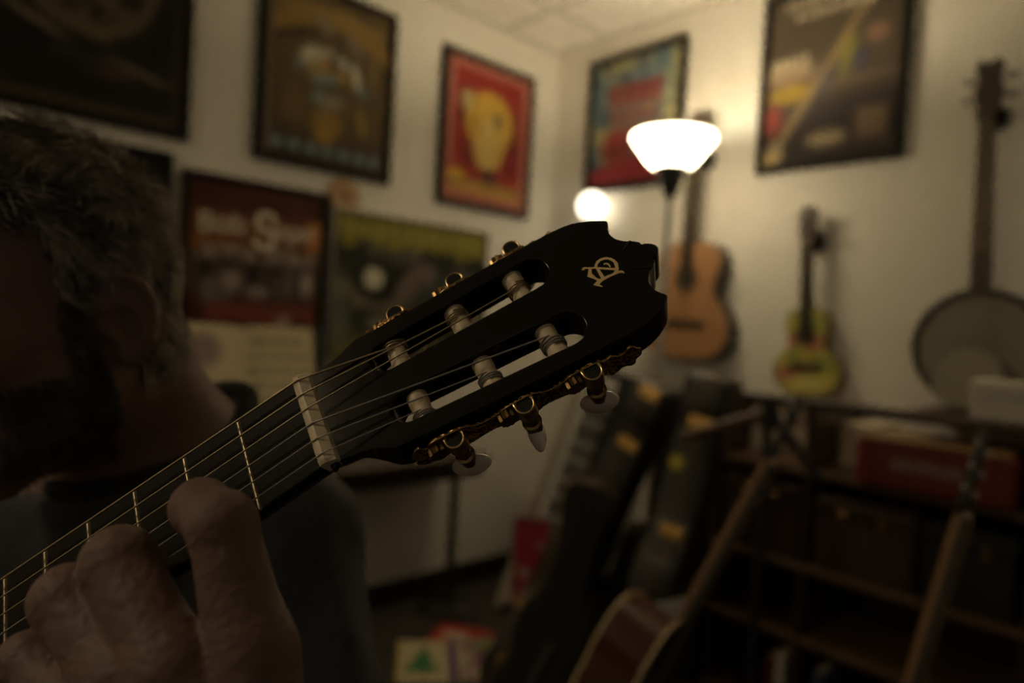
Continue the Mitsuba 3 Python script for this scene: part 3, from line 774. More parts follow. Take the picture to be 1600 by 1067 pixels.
def ell(p, c, R, r):
    """distance (nearly) to an ellipsoid at c with axes R (rows) and radii r"""
    q = (p - np.asarray(c, float)) @ np.asarray(R, float).T
    r = np.asarray(r, float)
    k0 = np.linalg.norm(q / r, axis=1)
    k1 = np.linalg.norm(q / r ** 2, axis=1)
    return k0 * (k0 - 1) / np.maximum(k1, 1e-9)

TETS = [(0, 1, 3, 7), (0, 3, 2, 7), (0, 2, 6, 7), (0, 6, 4, 7), (0, 4, 5, 7), (0, 5, 1, 7)]
def iso(fn, lo, hi, h):
    """the zero surface of fn as a closed mesh: marching tetrahedra on a grid of step h"""
    lo, hi = np.asarray(lo, float), np.asarray(hi, float)
    n = np.ceil((hi - lo) / h).astype(int) + 1
    ax = [lo[k] + h * np.arange(n[k]) for k in range(3)]
    g = np.stack(np.meshgrid(*ax, indexing='ij'), -1).reshape(-1, 3)
    val = np.concatenate([fn(g[s:s + 400000]) for s in range(0, len(g), 400000)])
    v3 = val.reshape(n)
    for k in range(3):
        sl = [slice(None)] * 3
        for e in (0, -1):
            sl[k] = e
            v3[tuple(sl)] = np.maximum(v3[tuple(sl)], h * .5)
    val = v3.ravel()
    val = np.where(np.abs(val) < 1e-7, 1e-7, val)
    idx = np.arange(len(g)).reshape(n)
    c = [idx[(i >> 2 & 1):n[0] - 1 + (i >> 2 & 1), (i >> 1 & 1):n[1] - 1 + (i >> 1 & 1), (i & 1):n[2] - 1 + (i & 1)].ravel() for i in range(8)]
    c = np.stack(c, 1)
    s = val[c] < 0
    c = c[s.any(1) & ~s.all(1)]
    tri, dirs = [], []
    for t_ in TETS:
        q = c[:, t_]
        s = val[q] < 0
        cnt = s.sum(1)
        wi = s / np.maximum(cnt, 1)[:, None]; wo = ~s / np.maximum(4 - cnt, 1)[:, None]
        out = (g[q] * (wo - wi)[..., None]).sum(1)               # from the inside to the outside corners
        for want in (1, 3):
            m = cnt == want
            if m.any():
                qq, sg = q[m], s[m] if want == 1 else ~s[m]
                k = sg.argmax(1)
                o = np.array([[1, 2, 3], [0, 2, 3], [0, 1, 3], [0, 1, 2]])[k]
                a = qq[np.arange(len(qq)), k]
                dirs.append(out[m])
                tri.append(np.stack([np.stack([a, qq[np.arange(len(qq)), o[:, i]]], 1) for i in range(3)], 1))
        m = cnt == 2
        if m.any():
            qq, sg = q[m], s[m]
            od = np.argsort(~sg, axis=1, kind='stable')
            r = np.take_along_axis(qq, od, 1)
            e = [np.stack([r[:, i], r[:, j]], 1) for i, j in ((0, 2), (0, 3), (1, 3), (1, 2))]
            dirs += [out[m], out[m]]
            tri.append(np.stack([e[0], e[1], e[2]], 1)); tri.append(np.stack([e[0], e[2], e[3]], 1))
    tri = np.sort(np.concatenate(tri), axis=2)
    key = tri[..., 0].astype(np.int64) * len(g) + tri[..., 1]
    uq, inv = np.unique(key.ravel(), return_inverse=True)
    a, b = uq // len(g), uq % len(g)
    t_ = (val[a] / (val[a] - val[b]))[:, None]
    t_ = np.clip(t_, .04, .96)
    v = g[a] + (g[b] - g[a]) * t_
    f = inv.reshape(-1, 3)
    nr = np.cross(v[f[:, 1]] - v[f[:, 0]], v[f[:, 2]] - v[f[:, 0]])
    flip = (nr * np.concatenate(dirs)).sum(1) < 0
    f = np.where(flip[:, None], f[:, ::-1], f)
    return tm(v, f)

def to_manifold(m):
    return m3.Manifold(m3.Mesh(vert_properties=np.asarray(m.vertices, np.float32), tri_verts=np.asarray(m.faces, np.uint32)))

def fair(m, n=6):
    m = m.copy()
    trimesh.smoothing.filter_taubin(m, lamb=.5, nu=.53, iterations=n)
    return m

# the player's own frame: x to his left, y down, z to his back
PF = np.eye(4)
PF[:3, :3] = np.array([[0.73111703, -0.67973038, 0.05860461], [0.02489071, -0.0592667, -0.99793182], [0.68179788, 0.73106365, -0.02641192]]).T
PF[:3, 3] = CAM
PI = np.linalg.inv(PF)
GtoP = PI @ GM

def nrm(v):
    v = np.asarray(v, float)
    return v / np.linalg.norm(v)
HF = nrm((-.62, .28, -.73))                     # where the face looks
HS = nrm(np.cross(HF, (-.10, -1, -.02))); HS = HS if HS[0] > 0 else -HS      # towards his left ear
HU = np.cross(HS, HF); HU = HU if HU[1] < 0 else -HU
HC = np.array((-.2945, -.0191, .530)) - (HS * (.071 + .0054) - HF * (.012 + .0103) - HU * .046)             # middle of the skull
HR = np.array([HF, HS, HU])
def hp(f, s, u):
    return HC + HF * f + HS * s + HU * u

NB = np.array((-.335, .085, .650))              # base of the neck
SHL = np.array((-.218, .188, .625))             # left shoulder
SHR = np.array((-.545, .215, .660))
ELB = np.array((-.150, .430, .540))
gp = lambda a, v_, w: (GtoP @ np.array([a, v_, w, 1.0]))[:3]
WR = gp(-72, -168, 4)

def sd_ear(p):
    eo = hp(-.012, .071, -.046)
    e1 = nrm(-HF * .86 + HS * .45); e2 = nrm(HU - .12 * HF); e2 = nrm(e2 - e1 * (e2 @ e1)); e3 = np.cross(e1, e2); e3 = e3 if e3 @ HS > 0 else -e3
    R = np.array([e1, e2, e3])
    d = ell(p, eo + e1 * .012, R, (.0185, .030, .0055))
    hel = [(-.006, .010), (-.004, .022), (.006, .031), (.018, .030), (.026, .021), (.0285, .008), (.025, -.006), (.019, -.017), (.013, -.025)]
    hel = [eo + e1 * a + e2 * b + e3 * .004 for a, b in hel]
    for a, b in zip(hel[:-1], hel[1:]):
        d = smin(d, cone(p, a, b, .0040, .0040), .003)
    d = smin(d, ell(p, eo + e1 * .003 - e2 * .028 + e3 * .001, R, (.0095, .0115, .0060)), .006)
    con = ell(p, eo + e1 * .006 - e2 * .004 + e3 * .008, R, (.0105, .0150, .0090))
    d = np.maximum(d, -con)
    d = smin(d, ell(p, eo - e1 * .005 - e2 * .008 + e3 * .003, R, (.005, .007, .005)), .004)
    return d

def sd_head(p):
    d = ell(p, hp(-.006, 0, .012), HR, (.091, .076, .106))
    d = smin(d, ell(p, hp(.020, 0, -.050 - .022), HR, (.072, .062, .080)), .03)
    d = smin(d, cone(p, hp(.020, .048, -.075 - .022), hp(.078, .014, -.112 - .022), .022, .020), .02)
    d = smin(d, cone(p, hp(.020, -.048, -.075 - .022), hp(.078, -.014, -.112 - .022), .022, .020), .02)
    d = smin(d, ell(p, hp(.086, 0, -.108 - .022), HR, (.018, .024, .018)), .02)
    d = smin(d, cone(p, hp(.092, 0, .002 - .022), hp(.112, 0, -.040 - .022), .008, .013), .012)      # nose
    for s in (1, -1):
        d = smin(d, ell(p, hp(.070, s * .036, -.028 - .022), HR, (.022, .024, .020)), .015)   # cheek
        d = smin(d, cone(p, hp(.092, s * .012, .024 - .022), hp(.078, s * .050, .020 - .022), .007, .007), .010)   # brow
        d = np.maximum(d, -ell(p, hp(.108, s * .034, .004 - .022), HR, (.018, .017, .010)))
    for s in (1, -1):
        d = np.minimum(d, ell(p, hp(.083, s * .033, .003 - .022), HR, (.0125, .0125, .0125)))
    d = smin(d, ell(p, hp(.094, 0, -.076 - .022), HR, (.010, .024, .006)), .004)
    d = smin(d, ell(p, hp(.092, 0, -.088 - .022), HR, (.010, .020, .006)), .004)
    return d

def sd_neck(p):
    d = cone(p, hp(-.012, 0, -.080), NB + (-.005, .01, 0), .056, .060)
    d = smin(d, cone(p, hp(-.040, .010, -.075), NB + (.035, .045, .02), .034, .045), .03)
    return d

def sd_torso(p, grow=0.0):
    d = cone(p, NB + (.0, .06, .015), SHL + (-.01, .0, 0), .070, .060)
    d = smin(d, cone(p, NB + (.0, .06, .015), SHR + (.01, .0, 0), .070, .060), .05)
    d = smin(d, ell(p, NB + (-.030, .27, .045), np.eye(3), (.180, .28, .120)), .08)
    d = smin(d, cone(p, SHL, SHL + (ELB - SHL) * .55, .062, .054), .04)
    d = smin(d, cone(p, SHR, SHR + (-.03, .17, -.10), .062, .052), .04)
    return d - grow

FING = {  # joints in the guitar's own millimetres (along the neck, across, off the board), radii
    'index': [((-38, -96, 24), 15.2), ((-25.0, -52, 42), 12.6), ((-37, -35, 37), 11.6), ((-66, -9, 10), 7.6)],
    'middle': [((-60, -92, 38), 14.5), ((-71, -42, 46), 13.6), ((-82, -33, 27), 9.2), ((-90, -24, 10), 7.6)],
    'ring': [((-80, -85, 39), 14.5), ((-97, -43, 46), 13.2), ((-107, -30, 25), 10.0), ((-117, -19, 9.5), 7.6)],
    'little': [((-104, -84, 36), 13.5), ((-126, -52, 40), 10.6), ((-138, -36, 21), 8.6), ((-146, -26, 9), 6.8)],
}
def sd_hand(p):
    """p in guitar millimetres"""
    d = None
    wr = np.array((-72, -168, 4.0))
    for k, ch in FING.items():
        f_ = None
        for (a, ra), (b, rb) in zip(ch[:-1], ch[1:]):
            c_ = cone(p, a, b, ra, rb)
            f_ = c_ if f_ is None else smin(f_, c_, 3.0)
        f_ = smin(f_, np.linalg.norm(p - np.array(ch[1][0]), axis=1) - ch[1][1] * 1.02, 3)
        meta = cone(p, ch[0][0], wr + (np.array(ch[0][0]) - wr) * .12, ch[0][1] + .5, 21)
        f_ = smin(f_, meta, 9.0)
        d = f_ if d is None else smin(d, f_, 2.5)
    d = smin(d, cone(p, (-60, -110, 16), (-78, -150, 0), 24, 24), 14)
    th = [((-80, -140, -6), 20), ((-74, -95, -24), 15), ((-78, -50, -38), 12.5), ((-84, -16, -40), 10.5)]
    for (a, ra), (b, rb) in zip(th[:-1], th[1:]):
        d = smin(d, cone(p, a, b, ra, rb), 8)
    fe = (np.linalg.inv(GtoP) @ np.r_[ELB, 1])[:3]
    d = smin(d, cone(p, wr, wr + (fe - wr) * .45, 27, 38), 10)
    # fine unevenness of the skin
    return d - .5 * (meshkit.fbm(p / 7.0, 2, 3) - .5) - 1.0 * (meshkit.fbm(p / 26.0, 2, 8) - .5)

hand = iso(sd_hand, (-175, -215, -62), (12, 12, 74), 1.9)
hand = xf(fair(hand, 3), GtoP)
def sd_arm(p):
    return smin(cone(p, WR, ELB, .029, .044), cone(p, ELB, SHL, .044, .052), .02)
arm = iso(sd_arm, np.minimum.reduce([WR, ELB, SHL]) - .07, np.maximum.reduce([WR, ELB, SHL]) + .07, .008)
def sd_body(p):
    d = smin(sd_head(p), sd_neck(p), .022)
    d = np.minimum(smin(d, sd_ear(p), .005), 1)
    return smin(d, sd_torso(p), .035)
headm = iso(sd_body, (-.56, -.20, .42), (-.17, .20, .74), .0042)
torso = iso(lambda p: sd_torso(p), (-.80, .12, .34), (.02, .62, .80), .012)
skin_m = m3.Manifold.batch_boolean([to_manifold(x) for x in (fair(hand, 1), fair(arm, 3), fair(headm, 3), fair(torso, 3))], m3.OpType.Add)
assert not skin_m.is_empty()
sm = skin_m.to_mesh()
skin = trimesh.Trimesh(np.asarray(sm.vert_properties)[:, :3], np.asarray(sm.tri_verts), process=False)
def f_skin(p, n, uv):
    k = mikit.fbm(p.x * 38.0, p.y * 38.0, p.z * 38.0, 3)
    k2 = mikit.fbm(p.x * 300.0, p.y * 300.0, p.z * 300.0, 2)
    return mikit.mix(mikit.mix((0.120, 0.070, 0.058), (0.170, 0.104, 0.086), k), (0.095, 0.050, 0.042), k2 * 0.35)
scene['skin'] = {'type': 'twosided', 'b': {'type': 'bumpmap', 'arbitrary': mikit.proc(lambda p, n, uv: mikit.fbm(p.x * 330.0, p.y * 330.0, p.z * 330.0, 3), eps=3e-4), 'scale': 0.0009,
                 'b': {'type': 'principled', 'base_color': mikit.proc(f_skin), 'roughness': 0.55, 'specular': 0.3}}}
person = key_of('person')
labels[person] = {'label': 'bearded man with short greying hair in a dark t-shirt fretting the foreground guitar', 'category': 'person'}
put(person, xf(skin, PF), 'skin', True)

# hair: short strands over the skull, greyer at the sides, with light on the back painted in
rng = np.random.default_rng(11)
def surf_points(n, fn, box_lo, box_hi, keep):
    """points on fn = 0 found by walking random points down the field"""
    out, nor = [], []
    while sum(map(len, out)) < n:
        p = rng.uniform(box_lo, box_hi, (n * 2, 3))
        for _ in range(5):
            e = 1e-3
            d = fn(p)
            g = np.stack([fn(p + e * np.eye(3)[k]) - fn(p - e * np.eye(3)[k]) for k in range(3)], 1)
            g /= np.linalg.norm(g, axis=1, keepdims=True) + 1e-9
            p = p - g * d[:, None]
        m = keep(p)
        out.append(p[m]); nor.append(g[m])
    return np.vstack(out)[:n], np.vstack(nor)[:n]

def coords(p):
    q = p - HC
    return q @ HF, q @ HS, q @ HU
def in_hair(p):
    f, s, u = coords(p)
    line = .035 + .35 * (f - .02) * (f > .02)                      # hairline rises to the forehead
    side_ = np.where(f < .018, np.where(f < -.022, -.092 - .25 * (f + .05), -.028), line)
    near_ear = np.hypot(f + .016, (u + .044) * .75) < .026
    return (u > side_) & ~(near_ear & (np.abs(s) > .05)) & (f < .078)
def in_beard(p):
    f, s, u = coords(p)
    return (f > .004) & (u < -.074 + .30 * np.clip(.03 - f, 0, .03) / .03 * .14 + .02 * (f < .026) * 2) & (u > -.172) & ~((np.abs(s) < .02) & (u > -.122) & (f > .09))

def strands(p, n, dirs, length, width, seg=3, curl=.3):
    k = len(p)
    d = dirs / np.linalg.norm(dirs, axis=1, keepdims=True)
    side_ = np.cross(d, n); side_ /= np.linalg.norm(side_, axis=1, keepdims=True) + 1e-9
    rows = []
    pos = p + n * .0006
    for i in range(seg + 1):
        w = width * (1 - .75 * i / seg)
        rows.append(np.stack([pos + side_ * w[:, None], pos - side_ * w[:, None], pos + n * w[:, None] * 1.2], 1))
        dd = d + n * (.62 - curl * i)
        dd /= np.linalg.norm(dd, axis=1, keepdims=True)
        pos = pos + dd * (length / seg)[:, None]
    v = np.stack(rows, 1).reshape(-1, 3)
    per = (seg + 1) * 3
    f = []
    for i in range(seg):
        for a in range(3):
            b = (a + 1) % 3
            f += [(i * 3 + a, i * 3 + b, i * 3 + 3 + b), (i * 3 + a, i * 3 + 3 + b, i * 3 + 3 + a)]
    f = (np.array(f)[None] + (np.arange(k) * per)[:, None, None]).reshape(-1, 3)
    return tm(v, f), per

sk = lambda p: smin(sd_head(p), sd_neck(p), .022)
hpnt, hn = surf_points(9000, sk, HC - .16, HC + .16, in_hair)
f_, s_, u_ = coords(hpnt)
flow = -HU[None] * (.75 - .9 * np.clip(u_ / .11, 0, 1))[:, None] - HF[None] * (.35 - .75 * (u_ > .07))[:, None] + HS[None] * .25 * np.sign(s_)[:, None]
clump = meshkit.noise(hpnt * 55.0, 5)[:, None] - .5
flow = flow + rng.normal(0, .16, flow.shape) + np.cross(hn, HU) * clump * 1.4
flow = flow - hn * (flow * hn).sum(1, keepdims=True)
ln = np.where(u_ > .05, .026, .014 + .006 * np.clip(u_ / .05, 0, 1)) * rng.uniform(.7, 1.25, len(hpnt)) * (1 + .3 * (clump[:, 0] > .15))
hm, per = strands(hpnt, hn, flow, ln, np.full(len(hpnt), .0010))
clump2 = meshkit.noise(hpnt * 110.0, 9) - .5
grey = np.clip(.42 - 3.4 * (u_ - .03) - 6.0 * f_ + rng.normal(0, .18, len(hpnt)) + .9 * clump[:, 0] + 1.0 * clump2, 0, 1)  # real greying, plus the lit back painted paler and the front darker
hc = np.outer(1 - grey, (.020, .014, .010)) + np.outer(grey, (.42, .36, .29))
hc = np.repeat(hc, per, axis=0)
mat('hair_shell', (.018, .014, .011), .8)
scene['hair_strand'] = {'type': 'twosided', 'b': {'type': 'principled', 'base_color': {'type': 'mesh_attribute', 'name': 'vertex_color'}, 'roughness': .45, 'specular': .5}}
hr = part(person, 'hair', xf(hm, PF), 'hair_strand', True, 'short dark hair greying at the sides', color=hc, kind='stuff')
def sd_cap(p):
    f, s, u = coords(p)
    d = sk(p) - .0012 - .0025 * meshkit.noise(p * 60.0, 3)
    inside = in_hair(p)
    return np.where(inside, d, np.maximum(d, .002))
capm = iso(sd_cap, HC - .125, HC + .135, .0045)
part(hr, 'undercoat', xf(fair(capm, 4), PF), 'hair_shell', True)
bp, bn = surf_points(5200, sk, HC - .16, HC + .16, in_beard)
bf = -HU[None] * .8 - HF[None] * .2 + rng.normal(0, .2, bp.shape)
bf = bf - bn * (bf * bn).sum(1, keepdims=True)
bm, per = strands(bp, bn, bf, rng.uniform(.005, .010, len(bp)), np.full(len(bp), .0006), 2)
bg = np.clip(rng.normal(.12, .14, len(bp)), 0, 1)
bc = np.repeat(np.outer(1 - bg, (.014, .010, .008)) + np.outer(bg, (.12, .10, .08)), per, axis=0)
part(person, 'beard', xf(bm, PF), 'hair_strand', True, 'short dark beard', color=bc, kind='stuff')

# t-shirt: a shell a little outside the torso, open at the neck, with soft folds
def f_shirt(p, n, uv):
    k = mikit.fbm(p.x * 260.0, p.y * 260.0, p.z * 260.0, 2)
    return mikit.mix((0.026, 0.028, 0.034), (0.046, 0.049, 0.058), k)
scene['shirt_cloth'] = {'type': 'twosided', 'b': {'type': 'principled', 'base_color': mikit.proc(f_shirt), 'roughness': 0.9, 'specular': 0.2, 'sheen': 0.6}}
def sd_shirt(p):
    fold = .016 * (meshkit.fbm(p * np.array([14, 7, 14.0]) + p[:, [1, 0, 0]] * 6, 3, 21) - .5)
    d = sd_torso(p, .009) + fold
    d = smin(d, cone(p, SHL, SHL + (ELB - SHL) * .62, .072, .070) + fold * 1.5, .03)
    q = p - NC
    rr = np.hypot(q[:, 0] / .078, q[:, 2] / .084)
    yr = ring_y(q[:, 0] / .08, q[:, 2] / .08)
    d = smin(d, np.maximum(np.abs(rr - 1.06) * .08 - .006, np.maximum(yr - q[:, 1], q[:, 1] - yr - .05)), .022)
    hole = np.maximum((rr - 1) * .08, q[:, 1] - yr - .04)
    return np.maximum(np.maximum(d, -hole), np.where(rr < 1.6, yr - .002 - q[:, 1], -1))
NC = NB + (-.004, .016, .004)
def ring_y(cx_, cz_):
    k = cx_ * .50 + cz_ * .80
    return np.where(k > 0, -.052, -.030) * k
sh_m = iso(sd_shirt, (-.82, -.03, .33), (.04, .62, .86), .0075)
shirt = part(person, 'shirt', xf(fair(sh_m, 5), PF), 'shirt_cloth', True, 'dark navy t-shirt')
th_ = np.linspace(0, 2 * math.pi, 60, endpoint=False)
ring_p = np.array([NC + (.082 * math.cos(a_), ring_y(math.cos(a_), math.sin(a_)) - .002, .088 * math.sin(a_)) for a_ in th_])
part(shirt, 'collar', xf(tube(ring_p, .0085, 10, closed=True), PF), 'black_cloth', True)

# ------------------------------------------------------------------ instruments: one builder for every guitar shape (x across, y up the neck, z out of the face; metres)
def guitar_outline(L, lower, waist, upper, n=140):
    pts = [(0, 0), (lower * .55, .012 * L), (lower * .9, .10 * L), (lower, .24 * L), (lower * .92, .38 * L), (waist * 1.03, .54 * L), (waist, .60 * L), (waist * 1.04, .66 * L), (upper * .96, .76 * L), (upper, .83 * L), (upper * .86, .94 * L), (upper * .5, .99 * L), (0, L)]
    full = pts + [(-x, y) for x, y in pts[1:-1][::-1]]
    return smooth_ring(full, n)

def make_guitar(name, label, M4, L, lower, waist, upper, thick, neck, head, nw, m_top, m_side, m_neck='mahogany', m_board='ebony_plain', binding=None, hole=.1, hole_y=.68, bridge_y=.30, group=None, pegs=3, head_w=.036, top_mesh=None, headmat='black_plastic'):
    t_ = thing(name, label, 'guitar', group)
    ol = guitar_outline(L, lower, waist, upper)
    bd = part(t_, 'body', xf(slab(ol, 0, thick - .004, .0, bot=.006), M4), m_side, 35)
    if top_mesh is None:
        part(bd, 'soundboard', xf(slab(offset_ring(ccw(ol), .0005), thick - .004, thick, .002, bot=0), M4), m_top, 35)
    else:
        m, c = top_mesh(ol, thick)
        part(bd, 'soundboard', xf(m, M4), 'painted', True, color=c)
    if binding:
        for z in (thick - .003, .004):
            part(bd, 'binding', xf(tube(np.c_[offset_ring(ccw(ol), -.0005), np.full(len(ol), z)], .0035, 6, closed=True), M4), binding, True)
    hp_ = np.array([(hole * .5 * math.cos(a), hole_y * L + hole * .5 * math.sin(a)) for a in np.arange(32) * math.pi / 16])
    part(bd, 'sound_hole_shade', xf(slab(hp_, thick + .0002, thick + .0008), M4), 'black_cloth')  # flat black disc laid on the top for the shade in the hole
    rs_ = np.array([(hole * .60 * math.cos(a), hole_y * L + hole * .60 * math.sin(a), thick + .001) for a in np.arange(40) * math.pi / 20])
    part(bd, 'rosette', xf(tube(rs_, .003, 4, closed=True), M4), 'dark_wood', True)
    part(t_, 'bridge', xf(box(-lower * .48, lower * .48, bridge_y * L - .012, bridge_y * L + .012, thick, thick + .009, .003), M4), 'dark_wood')
    y0, y1 = L - .05, L + neck
    part(t_, 'neck', xf(hull([(sx * nw * (.5 + .08 * (y == y0)), y, z) for sx in (-1, 1) for y in (y0, y1) for z in (thick - .002, thick - .010)] + [(sx * nw * .25, y, thick - .017) for sx in (-1, 1) for y in (y0 + .05, y1)]), M4), m_neck, 30)
    part(t_, 'heel', xf(hull([(sx * nw * .45, L - .002, thick - .004) for sx in (-1, 1)] + [(sx * nw * .2, L - .002, thick - .07) for sx in (-1, 1)] + [(sx * nw * .35, L + .05, thick - .012) for sx in (-1, 1)]), M4), 'dark_wood', 30)
    fb = part(t_, 'fretboard', xf(hull([(sx * nw * (.5 + .08 * (y < L)), y, z) for sx in (-1, 1) for y in (hole_y * L + hole * .45, y1) for z in (thick, thick + .006)]), M4), m_board)
    sc = y1 - bridge_y * L
    for k in range(1, 15):
        yk = y1 - sc * (1 - 2 ** (-k / 12))
        part(fb, 'fret', xf(box(-nw * .5, nw * .5, yk - .001, yk + .001, thick + .005, thick + .0075), M4), 'fret_metal')
    part(t_, 'nut', xf(box(-nw * .5, nw * .5, y1, y1 + .005, thick - .002, thick + .009), M4), 'bone')
    hd_ = np.array([(-nw * .5, y1 + .004), (nw * .5, y1 + .004), (head_w, y1 + .035), (head_w, y1 + head - .02), (head_w * .6, y1 + head), (0, y1 + head - .012), (-head_w * .6, y1 + head), (-head_w, y1 + head - .02), (-head_w, y1 + .035)])
    hk = part(t_, 'headstock', xf(slab(hd_, thick - .016, thick - .001, .002), M4), headmat, 30)
    for sx in (-1, 1):
        for k in range(pegs):
            yk = y1 + .04 + (head - .075) * k / max(pegs - 1, 1)
            part(hk, 'tuner', xf(cat(tube([(sx * head_w, yk, thick - .010), (sx * (head_w + .013), yk, thick - .010)], .003, 8), ball((sx * (head_w + .019), yk, thick - .010), .008, 1, (1, .75, .5))), M4), 'chrome', 40)
            part(hk, 'post', xf(tube([(sx * head_w * .5, yk, thick - .002), (sx * head_w * .5, yk, thick + .008)], .0035, 8), M4), 'chrome', 40)
    ns = 6 if pegs == 3 else 4
    for k in range(ns):
        x = (k / (ns - 1) - .5) * nw * .8
        part(t_, 'string', xf(tube([(x * 1.25, bridge_y * L, thick + .010), (x, y1, thick + .010)], .0006, 4), M4), 'bass_string')
    return t_
mat('ebony_plain', (0.015, 0.011, 0.009), 0.5)
mat('neck_wood', (.17, .095, .045), .35)
mat('sun_top', (0.10, 0.055, 0.03), 0.25)

def hanger(label, M4, y, reach, w=.03):
    t_ = thing('wall_hanger', label, 'instrument hanger', )
    part(t_, 'plate', xf(lathe([(0, .0005), (.035, .0005), (.035, .008), (.026, .013), (0, .013)], 24, np.array([[1, 0, 0, 0], [0, 1, 0, y], [0, 0, 1, 0], [0, 0, 0, 1.0]])), M4), 'black_plastic', 40)
    part(t_, 'arm', xf(tube([(0, y, .012), (0, y, reach)], .008, 10), M4), 'black_metal', 40)
    part(t_, 'yoke', xf(tube([(-w, y + .004, reach + .028), (-w, y, reach + .004), (0, y, reach), (w, y, reach + .004), (w, y + .004, reach + .028)], .009, 10), M4), 'black_cloth', 40)

mg = frame_at((XR, 1.478, 1.083), (0, -1, .0), (0, .03, 1))
make_guitar('hanging_guitar', 'natural cedar topped acoustic guitar hanging on the wall behind the floor lamp', mg @ np.array([[1, 0, 0, 0], [0, 1, 0, 0], [0, 0, 1, .012], [0, 0, 0, 1.0]]),
            .445, .185, .115, .140, .088, .33, .15, .048, 'cedar_top', 'dark_wood', headmat='dark_wood', m_neck='mahogany', hole=.085)
hanger('black yoke hanger holding the cedar acoustic guitar', mg, .775, .058)

def uke_top(ol, th):
    v, f = trimesh.creation.triangulate_polygon(Polygon(offset_ring(ccw(ol), .001)), engine='earcut')
    m = tm(np.c_[v, np.full(len(v), th)], f)
    for _ in range(5):
        m = m.subdivide()
    u, w_ = m.vertices[:, 0] / .23 + .5, m.vertices[:, 1] / .29
    n = nz(u, w_, 6, 41)
    c = lay(np.tile([.46, .40, .08], (len(u), 1)), ss(.4, .6, n), (.25, .29, .08))
    c = lay(c, blob(u, w_, .62, .60, .16, .10, .5) + blob(u, w_, .30, .62, .07, .1, .5) + blob(u, w_, .25, .22, .2, .1, .6), (.42, .16, .11))
    c = lay(c, blob(u, w_, .55, .13, .3, .1, .6), (.55, .50, .16))  # pale patch: lamp reflection painted into the lower bout
    return m, c
mu = frame_at((XR, 1.006, .996), (0, -1, .05), (0, .05, 1)) @ np.array([[1, 0, 0, 0], [0, 1, 0, 0], [0, 0, 1, .010], [0, 0, 0, 1.0]])
mat('uke_side', (.16, .14, .05), .3)
make_guitar('ukulele', 'small yellow green painted ukulele hanging on the wall in the middle', mu, .29, .112, .060, .070, .062, .225, .125, .036, 'cream', 'uke_side', m_neck='dark_wood', headmat='dark_wood', hole=.052, hole_y=.69, bridge_y=.32, pegs=2, head_w=.028, top_mesh=uke_top)
hanger('black yoke hanger holding the yellow ukulele', mu @ np.array([[1, 0, 0, .0], [0, 1, 0, 0], [0, 0, 1, -.010], [0, 0, 0, 1.0]]), .525, .030, .024)

# banjo
mb = frame_at((XR, .515, 1.182), (0, -1, .03), (0, .03, 1))
t = thing('banjo', 'dark banjo with grey drum skin hanging at the right end of the wall', 'banjo')
R_ = .165
part(t, 'pot', xf(lathe([(R_ - .012, .02), (R_, .02), (R_ + .004, .03), (R_ + .004, .085), (R_ - .004, .092), (R_ - .012, .088)], 56), mb), 'dark_wood', 35)
part(t, 'drum_head', xf(lathe([(0, .0885), (R_ - .012, .0885)], 48), mb), 'drum_skin')
part(t, 'resonator', xf(lathe([(0, .004), (R_ - .04, .006), (R_ + .0, .016), (R_ + .0, .024), (0, .024)], 48), mb), 'dark_wood', 40)
part(t, 'tension_hoop', xf(tube([(R_ * math.cos(a), R_ * math.sin(a), .092) for a in np.arange(64) * math.pi / 32], .0055, 8, closed=True), mb), 'black_metal', True)
for k in range(20):
    a = k * math.pi / 10 + .1
    part(t, 'tension_hook', xf(cat(tube([((R_ + .007) * math.cos(a), (R_ + .007) * math.sin(a), .095), ((R_ + .010) * math.cos(a), (R_ + .010) * math.sin(a), .03)], .0028, 6), ball(((R_ + .010) * math.cos(a), (R_ + .010) * math.sin(a), .042), .0055, 1)), mb), 'chrome', 40)
part(t, 'neck', xf(hull([(sx * w_, y, z) for sx in (-1, 1) for y, w_ in ((R_ - .01, .024), (R_ + .50, .017)) for z in (.078, .092)] + [(0, y, .066) for y in (R_, R_ + .50)]), mb), 'dark_wood', 30)
fbk = part(t, 'fretboard', xf(hull([(sx * w_, y, z) for sx in (-1, 1) for y, w_ in ((R_ - .005, .026), (R_ + .50, .019)) for z in (.0925, .098)]), mb), 'ebony_plain')
for k in range(1, 18):
    yk = R_ + .50 - .62 * (1 - 2 ** (-k / 12))
    part(fbk, 'fret', xf(box(-.02, .02, yk - .001, yk + .001, .097, .0992), mb), 'fret_metal')
hd_ = smooth_ring([(-.017, R_ + .50), (.017, R_ + .50), (.030, R_ + .535), (.036, R_ + .57), (.026, R_ + .60), (.034, R_ + .63), (.022, R_ + .655), (0, R_ + .645), (-.022, R_ + .655), (-.034, R_ + .63), (-.026, R_ + .60), (-.036, R_ + .57), (-.030, R_ + .535)], 90)
hb_ = part(t, 'headstock', xf(slab(hd_, .074, .090, .002), mb), 'dark_wood', 35)
for sx in (-1, 1):
    for k in range(2):
        part(hb_, 'tuner', xf(cat(tube([(sx * .02, R_ + .55 + .055 * k, .07), (sx * .045, R_ + .55 + .055 * k, .07)], .004, 8), ball((sx * .055, R_ + .55 + .055 * k, .07), .011, 1, (1, .8, .6))), mb), 'black_plastic', 40)
part(t, 'bridge', xf(box(-.03, .03, -.062, -.055, .0886, .103, .001), mb), 'maple')
for k in range(5):
    x = (k / 4 - .5) * .026
    part(t, 'string', xf(tube([(x * 1.6, -R_ + .01, .095), (x * 1.5, -.058, .104), (x, R_ + .50, .101)], .0006, 4), mb), 'bass_string')
hanger('black yoke hanger holding the dark banjo', mb, R_ + .505, .050, .028)

